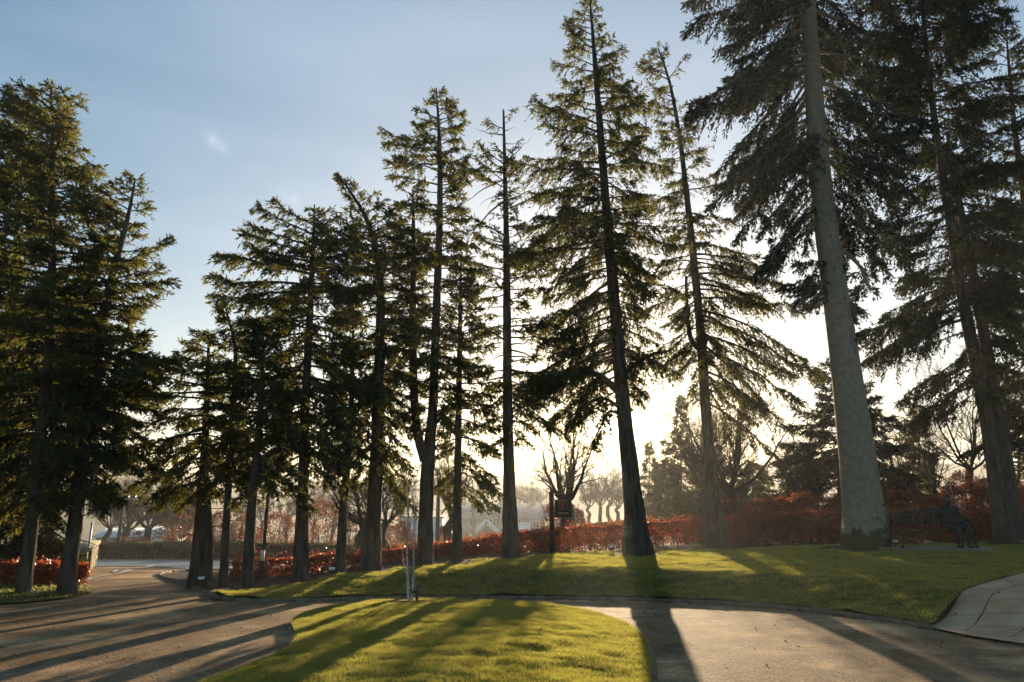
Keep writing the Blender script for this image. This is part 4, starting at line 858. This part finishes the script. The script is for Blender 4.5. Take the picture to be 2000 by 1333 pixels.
pole('grey metal post at the left bend of the road', 180, 1020, 24, .09, name='metal_post', cat='post', m='steel')
pole('short wooden post at the left bend of the road', 177, 1076, 21.5, .13, name='wooden_post', cat='post')
# stub of dry stone wall at the left bend
M['rubble'] = mat('sandstone', (.20, .16, .09), (.34, .28, .17), 3, rough=.9, bump=1.5, bscale=12)
A = np.array(RP(154, 1124)); B = np.array(RP(176, 1113)); zw = float(land_z(A[0], A[1])); top = PD(160, 1080, A[1])[2]
rw = empty('garden_wall', (A[0], A[1], zw), 'short mossy sandstone wall at the left bend beside the hedge end', 'wall'); m = MB(); rr_ = np.random.default_rng(5); ang = math.atan2(B[1]-A[1], B[0]-A[0]); Lw = np.hypot(*(B-A)); zc = zw-.1; row = 0
while zc < top:
    hh = rr_.uniform(.12, .2); x = -.3 + (.15 if row % 2 else 0)
    while x < Lw+.2:
        w = rr_.uniform(.22, .42); c = A+(B-A)/Lw*(x+w/2); m.box((c[0], c[1], zc+hh/2), (w-.012, .34+rr_.uniform(-.02, .02), hh-.012), rz=ang); x += w
    zc += hh; row += 1
m.build('stonework', M['rubble'], rw); m = MB(); c = (A+B)/2; m.box((c[0], c[1], zc+.05), (Lw+.5, .46, .1), rz=ang); m.build('coping', M['rubble'], rw)

# hanging sign: post, bracket arm, board with a ring emblem
M['dark_wood'] = mat('dark_painted_wood', (.018, .014, .012), (.03, .024, .02), 6, rough=.5)
M['emblem'] = mat('faded_red_emblem', (.20, .055, .04), (.27, .08, .05), 20, rough=.6)
M['lettering'] = mat('pale_lettering', (.30, .26, .2), rough=.6)
DS = 20.8; t = PD(1077, 968, DS); zb = float(land_z(t[0], t[1])); sg = empty('hanging_sign', (t[0], t[1], zb), 'dark board with faded red crest hanging from a post by the red hedge', 'sign')
m = MB(); m.box((t[0], t[1], (zb-.3+t[2]+.06)/2), (.14, .14, t[2]+.06-zb+.3)); m.box((t[0], t[1], t[2]+.08), (.18, .18, .05)); m.box((t[0], t[1], t[2]+.14), (.08, .08, .08)); m.build('post', M['dark_wood'], sg)
bw = pxm(33, 1090, 990, DS); bx = t[0]+.09+bw/2; bt = PD(1090, 970, DS)[2]; bb = PD(1090, 1011, DS)[2]
m = MB(); m.box((bx, t[1], bt+.04), (bw, .05, .05)); m.box((bx-bw/2-.01, t[1], bt-.10), (.08, .04, .03)); m.build('bracket', M['dark_wood'], sg)
m = MB(); v = [(-.5, 0), (.5, 0), (.5, .82), (.3, .86), (.18, .97), (0, 1.0), (-.18, .97), (-.3, .86), (-.5, .82)]; n_ = len(v)
fr = [(bx+a*bw, t[1]-.03, bb+b*(bt-bb)) for a, b in v]; m.addpoly(fr+[(a, b+.06, c) for a, b, c in fr], [list(range(n_)), list(range(n_, 2*n_))[::-1]]+[[i, n_+i, n_+(i+1) % n_, (i+1) % n_] for i in range(n_)]); bo = m.build('board', M['dark_wood'], sg)
m = MB(); q = np.linspace(0, 2*math.pi, 25); cx, cz = bx, bb+(bt-bb)*.60
m.tubes(np.column_stack([cx+.11*np.cos(q), q*0+t[1]-.038, cz+.15*np.sin(q)]), np.full(25, .014), 5)
m.tubes(np.column_stack([cx+.06*np.cos(q[3:20]), q[3:20]*0+t[1]-.038, cz+.09*np.sin(q[3:20])]), np.full(17, .012), 5)
m.box((cx-.01, t[1]-.036, cz-.02), (.05, .01, .12)); m.build('crest', M['emblem'], bo)
m = MB()
for k, w in ((-.13, .035), (-.08, .03), (-.03, .04), (.03, .03), (.08, .04), (.13, .03)): m.box((bx+k, t[1]-.036, bb+(bt-bb)*.2), (w, .012, .045))
m.build('lettering', M['lettering'], bo)

# small board on two thin posts in front of the sun tree
DT = 19.2; a = PD(1218, 1029, DT); b = PD(1233, 1048, DT); zb = float(land_z((a[0]+b[0])/2, DT)); M['sign_face'] = mat('dark_green_sign', (.02, .03, .03), rough=.4)
sn = empty('notice_board', ((a[0]+b[0])/2, DT, zb), 'small dark notice with a white border at the foot of the sun tree', 'sign')
m = MB(); m.box(((a[0]+b[0])/2, DT, (a[2]+b[2])/2), (b[0]-a[0], .02, a[2]-b[2])); bo = m.build('board', M['sign_face'], sn)
m = MB(); xc, zc, w, h = (a[0]+b[0])/2, (a[2]+b[2])/2, b[0]-a[0], a[2]-b[2]
for c, d_ in (((xc, DT-.013, zc+h/2-.012), (w, .006, .012)), ((xc, DT-.013, zc-h/2+.012), (w, .006, .012)), ((xc-w/2+.008, DT-.013, zc), (.01, .006, h-.04)), ((xc+w/2-.008, DT-.013, zc), (.01, .006, h-.04))): m.box(c, d_)
m.build('border', M['lettering'], bo)
m = MB()
for kz, ww in ((.25, .5), (0, .65), (-.22, .55)): m.box((xc-.01, DT-.013, zc+kz*h), (w*ww, .006, .016))
m.build('lettering', M['lettering'], bo)
for sx in (-1, 1):
    m = MB(); m.box((xc+sx*w*.38, DT+.022, (zb-.2+zc+h*.4)/2), (.022, .022, zc+h*.4-zb+.2)); m.build('post', M['pole'], sn)

# ground floodlights
def flood(label, px, py, D=None, s=1.0, rz=.4):
    D = D or gp(px, py+4); p = PD(px, py+4, D); z = float(land_z(p[0], p[1])); r = empty('floodlight', (p[0], p[1], z), label, 'floodlight', 'ground floodlights by the trees')
    m = MB(); m.box((p[0], p[1], z+.05), (.03, .03, .16)); m.box((p[0], p[1], z+.13), (.20*s, .03, .025), rz=rz); m.build('bracket', M['dark_wood'], r)
    m = MB(); m.box((p[0], p[1], z+.16), (.17*s, .06, .10*s), rz=rz, rx=-.7); m.build('housing', M['dark_wood'], r)
    m = MB(); m.box((p[0]-.02, p[1]-.05, z+.192), (.14*s, .01, .075*s), rz=rz, rx=-.7); m.build('lens', M['white'], r)
flood('small pale floodlight in front of the red hedge left of the sun tree', 1195, 1068, 20.6)
flood('small pale floodlight left of the slender conifer foot', 650, 1125, 17.3)
flood('white floodlight near the twin stems of the leftmost middle conifer', 396, 1130, 17.0, 1.0)
flood('pale floodlight between the bench and the pale trunk', 1749, 1062, 19.8, 1.0, -.3)

# birch with stake on the island
bp_ = RP(800, 1193); bx, by = bp_; bz = float(isl_z(np.array([bx]), np.array([by]))[0]); DB = by
bi = empty('young_birch', (bx, by, bz), 'young white stemmed birch with two thin stems planted on the grass island', 'birch tree'); r = np.random.default_rng(77)
s1 = np.array([PD(*p, DB) for p in ((800, 1197), (797, 1160), (796, 1120), (795, 1070), (797, 1010), (795, 955), (799, 905))]); s2 = np.array([PD(*p, DB) for p in ((802, 1197), (805, 1165), (808, 1120), (808, 1060), (811, 1005), (806, 960), (812, 930))]); s1[0, 2] = s2[0, 2] = bz-.1
s3 = np.array([PD(*p, DB) for p in ((800, 1150), (796, 1125), (790, 1108), (788, 1095), (786, 1082), (784, 1074), (780, 1062))])
q = np.linspace(0, 1, 7); m = MB(); m.tubes(np.array([s1, s2]), np.array([.028*(1-.85*q), .024*(1-.85*q)]), 7)
m.tubes(s3, .009*(1-.8*q), 5); m.build('stems', M['birch'], bi, smooth=True)
A_, AR = grow(np.array([s1, s2]), np.array([.022*(1-.8*q), .020*(1-.8*q)]), 22, .3, 1, .7, .22, r, up=.25); m = MB(); m.tubes(A_, np.maximum(AR*.5, .0028), 4)
A_, AR = grow(A_, AR, 5, .2, 1, .5, .5, r, up=-.1); m.tubes(A_, np.maximum(AR*.4, .0020), 3); m.build('twigs', M['bark_bare'], bi)
M['stake'] = mat('brown_stake', (.09, .045, .03), (.14, .07, .045), 10, rough=.85); st = empty('tree_stake', (bx+.08, by, bz), 'leaning brown wooden stake tied to the young birch', 'stake')
a = PD(812, 1198, DB); b = PD(817, 1142, DB); m = MB(); m.tubes(np.array([[a[0], a[1], bz-.15], [(a[0]+b[0])/2, by, (a[2]+b[2])/2], b]), np.array([.026, .026, .025]), 8, cap=True); m.build('post', M['stake'], st)
m = MB(); c = PD(810, 1156, DB); m.box((c[0], by-.02, c[2]), (.11, .015, .035), ry=-.15); m.box((c[0], by+.03, c[2]), (.11, .015, .035), ry=-.15); m.build('tie', M['dark_wood'], st)
m = MB(); ang = np.linspace(0, 2*math.pi, 33)[:-1]; rr_ = np.random.default_rng(8); V = [(bx+.05, by, bz+.02)]
for k, R_ in enumerate((.14, .28, .40)):
    for a in ang: x = bx+.05+math.cos(a)*R_*(1.3 if k else 1)*(1+.08*math.sin(3*a)); y = by+math.sin(a)*R_*.9; V.append((x, y, float(isl_z(np.array([x]), np.array([y]))[0])+(.045, .035, .006)[k]+rr_.uniform(-.006, .006)))
fs4 = [(1+k*32+i, 1+k*32+(i+1) % 32, 1+(k+1)*32+(i+1) % 32, 1+(k+1)*32+i) for k in range(2) for i in range(32)]
m.add(V, fs4); m.poly += [[0, 1+i, 1+(i+1) % 32] for i in range(32)]; so_ = m.build('tree_pit', M['soil'], smooth=True); so_['kind'] = 'structure'

# dead grassy stalk/branch at the pale trunk root
# leaf litter
r = np.random.default_rng(9); n = 700; x = r.uniform(-9, 9, n); y = r.uniform(7.4, 21, n); k = np.abs(x) < y*.78; x = x[k]; y = y[k]; xt = np.concatenate([r.normal(a, rr*.8, 90) for a, b, rr in TRUNKS]); yt = np.concatenate([b+r.normal(-.1, rr*.7, 90) for a, b, rr in TRUNKS]); x = np.concatenate([x, xt]); y = np.concatenate([y, yt])
ke = r.uniform(size=2500); fr_ = np.array(front); ii = (ke*(len(fr_)-1)).astype(int); xe_ = fr_[ii, 0]+r.normal(0, .05, 2500); ye_ = fr_[ii, 1]-.10-np.abs(r.normal(0, .10, 2500)); kk = np.abs(xe_) < 12; kk &= fbm(xe_*.9, ye_, 2) > .02; x = np.concatenate([x, xe_[kk]]); y = np.concatenate([y, ye_[kk]])
z = np.where(inpoly(x, y, isl), isl_z(x, y)+.03, np.where(inpoly(x, y, drive), road_z(x, y)+.012, land_z(x, y)+.045))
m = MB(); dv = r.normal(size=(len(x), 3)); dv[:, 2] *= .25; m.kites(np.column_stack([x, y, z]), dv, r.uniform(.02, .06, len(x)), .025, r); lt = m.build('leaf_litter', M['litter']); props(lt, 'scattered dead leaves and twigs over drive and grass', 'leaf litter', None, 'stuff')

# ------------------------------------------------------------------ bench, slab, person
BD = 19.0; bs = pxm(1, 1835, 1073, BD)      # metres per pixel there
pc = PD(1835, 1075, BD); gx, gy = pc[0], pc[1]; gz = float(land_z(gx, gy))+.03; U = 100*bs/1.34     # scale: seated figure 100 px tall
gzp = PD(1835, 1075, BD)[2]
print('bench ground', gz, gzp, 'U', U)
M['slabdark'] = mat('bench_slab', (.15, .13, .11), (.22, .19, .16), 3, rough=.85)
m = MB(); m.box((gx+.02, gy+.12, gz-.02), (198*bs, 1.15, .10)); sl_ = m.build('bench_slab', M['slabdark']); sl_['kind'] = 'structure'; g0 = gz+.032
M['bench_paint'] = mat('bench_metal', (.012, .010, .010), (.022, .018, .017), 8, rough=.75, spec=.15)
x0 = PD(1766, 1070, BD)[0]; x1 = PD(1905, 1070, BD)[0]; yb = gy
bn = empty('park_bench', ((x0+x1)/2, yb+.2, g0), 'dark ornate metal bench on a paving slab beside the huge pale trunk', 'bench')
sh = .43*U; bh = .92*U; dp = .46*U
m = MB()
for i in range(5): m.box(((x0+x1)/2, yb-.02+i*dp/5+.02, sh), (x1-x0, dp/5-.015, .03))
m.build('seat', M['bench_paint'], bn)
m = MB(); m.box(((x0+x1)/2, yb+dp+.03, sh+.16), (x1-x0, .03, .04)); ww = x1-x0
tp = np.column_stack([np.linspace(x0, x1, 21), np.full(21, yb+dp+.09), bh-.10+.10*np.sin(np.linspace(0, math.pi, 21))]); m.tubes(tp, np.full(21, .028), 6)
for i in range(17):     # woven back slats and scrolls
    xa_ = x0+ww*(i+.5)/17; zt = bh-.12+.10*math.sin(math.pi*(i+.5)/17); m.box((xa_, yb+dp+.06, (sh+.16+zt)/2), (.09, .018, zt-sh-.16), rx=-.12)
    q = np.linspace(0, 2*math.pi, 13); m.tubes(np.column_stack([xa_+ww/34+.055*np.cos(q), np.full(13, yb+dp+.05), (sh+zt)/2+.05+.09*np.sin(q)]), np.full(13, .010), 4)
bk = m.build('backrest', M['bench_paint'], bn)
bench_z = g0
for o in (): pass
for sx, xe in ((-1, x0), (1, x1)):
    for sy, ye in ((0, yb+.03), (1, yb+dp)):
        q = np.linspace(0, 1, 7); m = MB(); zt_ = (sh-.02) if sy == 0 else bh-.08
        m.tubes(np.column_stack([xe+sx*.05*(1-q)**3, ye+(-.05 if sy == 0 else .12)*(1-q)**2+(0 if sy == 0 else .09*q**2), zt_*q]), .032-.008*np.sin(q*3.14), 7, cap=True); lg = m.build('leg', M['bench_paint'], bn)
    m = MB(); q = np.linspace(0, 1, 12); m.tubes(np.column_stack([np.full(12, xe), yb-.04+(dp+.1)*q, sh+.23+.05*np.sin(q*math.pi)-.10*(1-q)**6]), np.full(12, .024), 6, cap=True); m.tubes(np.array([[xe, yb, sh], [xe, yb-.02, sh+.1], [xe, yb-.02, sh+.2]]), np.array([.02, .017, .017]), 6); m.build('armrest', M['bench_paint'], bn)
for c in bn.children:      # built about z=0: lift on to the slab
    for v in c.data.vertices: v.co.z += g0
# person
def skin(name, chain, m, parent, lvl=2):
    """chain: list of (points, radii, joins) ; all polylines share joints by coordinate"""
    vs = []; es = []; rs = []; key = {}
    def vid(p, r):
        k = tuple(round(c, 4) for c in p)
        if k not in key: key[k] = len(vs); vs.append(p); rs.append(r)
        return key[k]
    for pts, rr in chain:
        ids = [vid(p, r_) for p, r_ in zip(pts, rr)]; es += list(zip(ids[:-1], ids[1:]))
    me = bpy.data.meshes.new(name); me.from_pydata(vs, es, []); o = link(bpy.data.objects.new(name, me))
    md = o.modifiers.new('skin', 'SKIN'); sv = me.skin_vertices[0].data
    for i, r_ in enumerate(rs): sv[i].radius = (r_ if isinstance(r_, tuple) else (r_, r_))
    sv[0].use_root = True; ss = o.modifiers.new('sub', 'SUBSURF'); ss.levels = lvl; ss.render_levels = lvl
    dg = bpy.context.evaluated_depsgraph_get(); dg.update(); em = bpy.data.meshes.new_from_object(o.evaluated_get(dg)); o.modifiers.clear(); o.data = em; em.materials.clear(); em.materials.append(m)
    for p in em.polygons: p.use_smooth = True
    o.parent = parent
    off = Vector(parent_world(parent)); 
    for v in em.vertices: v.co -= off
    return o
M['cloth_dark'] = mat('dark_clothing', (.016, .019, .024), (.028, .032, .038), 8, rough=.85, spec=.1)
M['skin'] = mat('shaded_skin', (.09, .055, .042), (.12, .075, .055), 8, rough=.6)
M['hair'] = mat('dark_hair', (.02, .016, .013), rough=.6)
px_, py_ = PD(1872, 1040, BD)[0], yb+.20
pr_ = empty('person', (px_, py_, g0), 'person in dark clothes seated on the bench with one arm along its back', 'person')
def pp(x, y, z): return (px_+x*U, py_+y*U, g0+z*U)
hip = pp(0, .04, .53); che = pp(.01, .14, .88); nk = pp(0, .13, 1.06); wai = pp(0, .11, .70)
body = [([hip, wai, pp(0, .14, .80), che, pp(0, .14, .98), nk, pp(0, .10, 1.13)], [(.19, .15), (.19, .14), (.21, .15), (.225, .15), (.19, .12), .075, .07]),
        ([pp(0, .14, .98), pp(-.17, .14, .98), pp(-.32, .17, .93), pp(-.46, .24, .955), pp(-.58, .26, .96), pp(-.68, .25, .955)], [(.19, .12), .11, .088, .072, .056, .040]),   # arm on the backrest
        ([pp(0, .14, .98), pp(.17, .14, .97), pp(.25, .09, .80), pp(.27, .0, .66), pp(.20, -.12, .60), pp(.14, -.20, .57)], [(.19, .12), .11, .088, .070, .056, .040]),
        ([hip, pp(-.12, .0, .53), pp(-.14, -.22, .55), pp(-.155, -.40, .55), pp(-.15, -.42, .38), pp(-.15, -.39, .22), pp(-.15, -.36, .09)], [(.19, .15), .13, .11, .095, .085, .072, .055]),
        ([hip, pp(.10, .0, .53), pp(.14, -.2, .54), pp(.19, -.36, .53), pp(.20, -.30, .36), pp(.21, -.24, .2), pp(.22, -.20, .09)], [(.19, .15), .13, .11, .095, .085, .072, .055])]
UU = U
body = [(a, [tuple(c*UU for c in r_) if isinstance(r_, tuple) else r_*UU for r_ in b]) for a, b in body]
skin('body', body, M['cloth_dark'], pr_)
hd = [([pp(0, .10, 1.10), pp(0, .08, 1.17), pp(0, .055, 1.235), pp(0, .06, 1.30)], [.06*U, (.080*U, .088*U), (.088*U, .105*U), (.07*U, .085*U)]), ([pp(0, .055, 1.235), pp(0, -.045, 1.215)], [(.075*U, .092*U), .014*U])]
hh_ = skin('head', hd, M['skin'], pr_)
m = MB()
for sx in (-1, 1): m.box(pp(sx*.03, -.025, 1.245), (.022, .012, .010)); m.box(pp(sx*.075, .06, 1.225), (.018, .03, .05))
m.box(pp(0, -.025, 1.165), (.045, .010, .008)); m.build('face_features', M['hair'], hh_)
skin('hair', [([pp(0, .11, 1.17), pp(0, .10, 1.25), pp(0, .06, 1.325), pp(0, .01, 1.315)], [(.085*U, .075*U), (.100*U, .10*U), (.082*U, .09*U), (.05*U, .06*U)])], M['hair'], pr_)
for k, (fx, fy) in enumerate(((-.15, -.36), (.22, -.20))):
    skin('shoe', [([pp(fx, fy+.05, .05), pp(fx, fy-.03, .05), pp(fx, fy-.16, .035), pp(fx, fy-.21, .03)], [.05*U, .048*U, (.045*U, .032*U), (.03*U, .022*U)])], M['hair'], pr_)
for (wx, wy, wz, dx, dy, dz) in ((-.68, .25, .955, -1, 0, -.05), (.14, -.20, .57, -.6, -.7, -.1)):
    w0 = Vector(pp(wx, wy, wz)); dd = Vector((dx, dy, dz)).normalized(); lat = dd.cross(Vector((0, 0, 1))).normalized(); pal = w0+dd*.08*U
    ch = [([tuple(w0), tuple(pal)], [.026*U, (.036*U, .018*U)])]
    for j, (o_, l_) in enumerate(((-.03, .062), (-.01, .075), (.01, .070), (.03, .055))):
        b0 = pal+lat*o_*U; ch.append(([tuple(pal), tuple(b0+dd*.01*U), tuple(b0+dd*l_*.6*U-Vector((0, 0, .008*U))), tuple(b0+dd*l_*U-Vector((0, 0, .03*U)))], [(.036*U, .018*U), .011*U, .010*U, .008*U]))
    ch.append(([tuple(w0+dd*.02*U), tuple(w0+dd*.05*U+lat*.045*U), tuple(w0+dd*.085*U+lat*.05*U-Vector((0, 0, .02*U)))], [.02*U, .012*U, .009*U]))
    ch[-1][0][0] = tuple(w0); skin('hand', ch, M['skin'], pr_, 1)

# ------------------------------------------------------------------ haze
hm = MB(); hm.box((0, 1270, 16.5), (5260, 2680, 67)); hz = hm.build('haze', None); props(hz, 'thin sunlit winter haze over the whole park', 'haze', None, 'stuff')
hmt = bpy.data.materials.new('haze'); hmt.use_nodes = True; t = hmt.node_tree; t.nodes.remove(t.nodes['Principled BSDF'])
pv = nd(t, 'ShaderNodeVolumePrincipled'); pv.inputs['Color'].default_value = (.95, .95, .95, 1); pv.inputs['Density'].default_value = HAZE; pv.inputs['Anisotropy'].default_value = .5
t.links.new(pv.outputs[0], t.nodes['Material Output'].inputs['Volume']); hz.data.materials.append(hmt); hz.visible_shadow = True
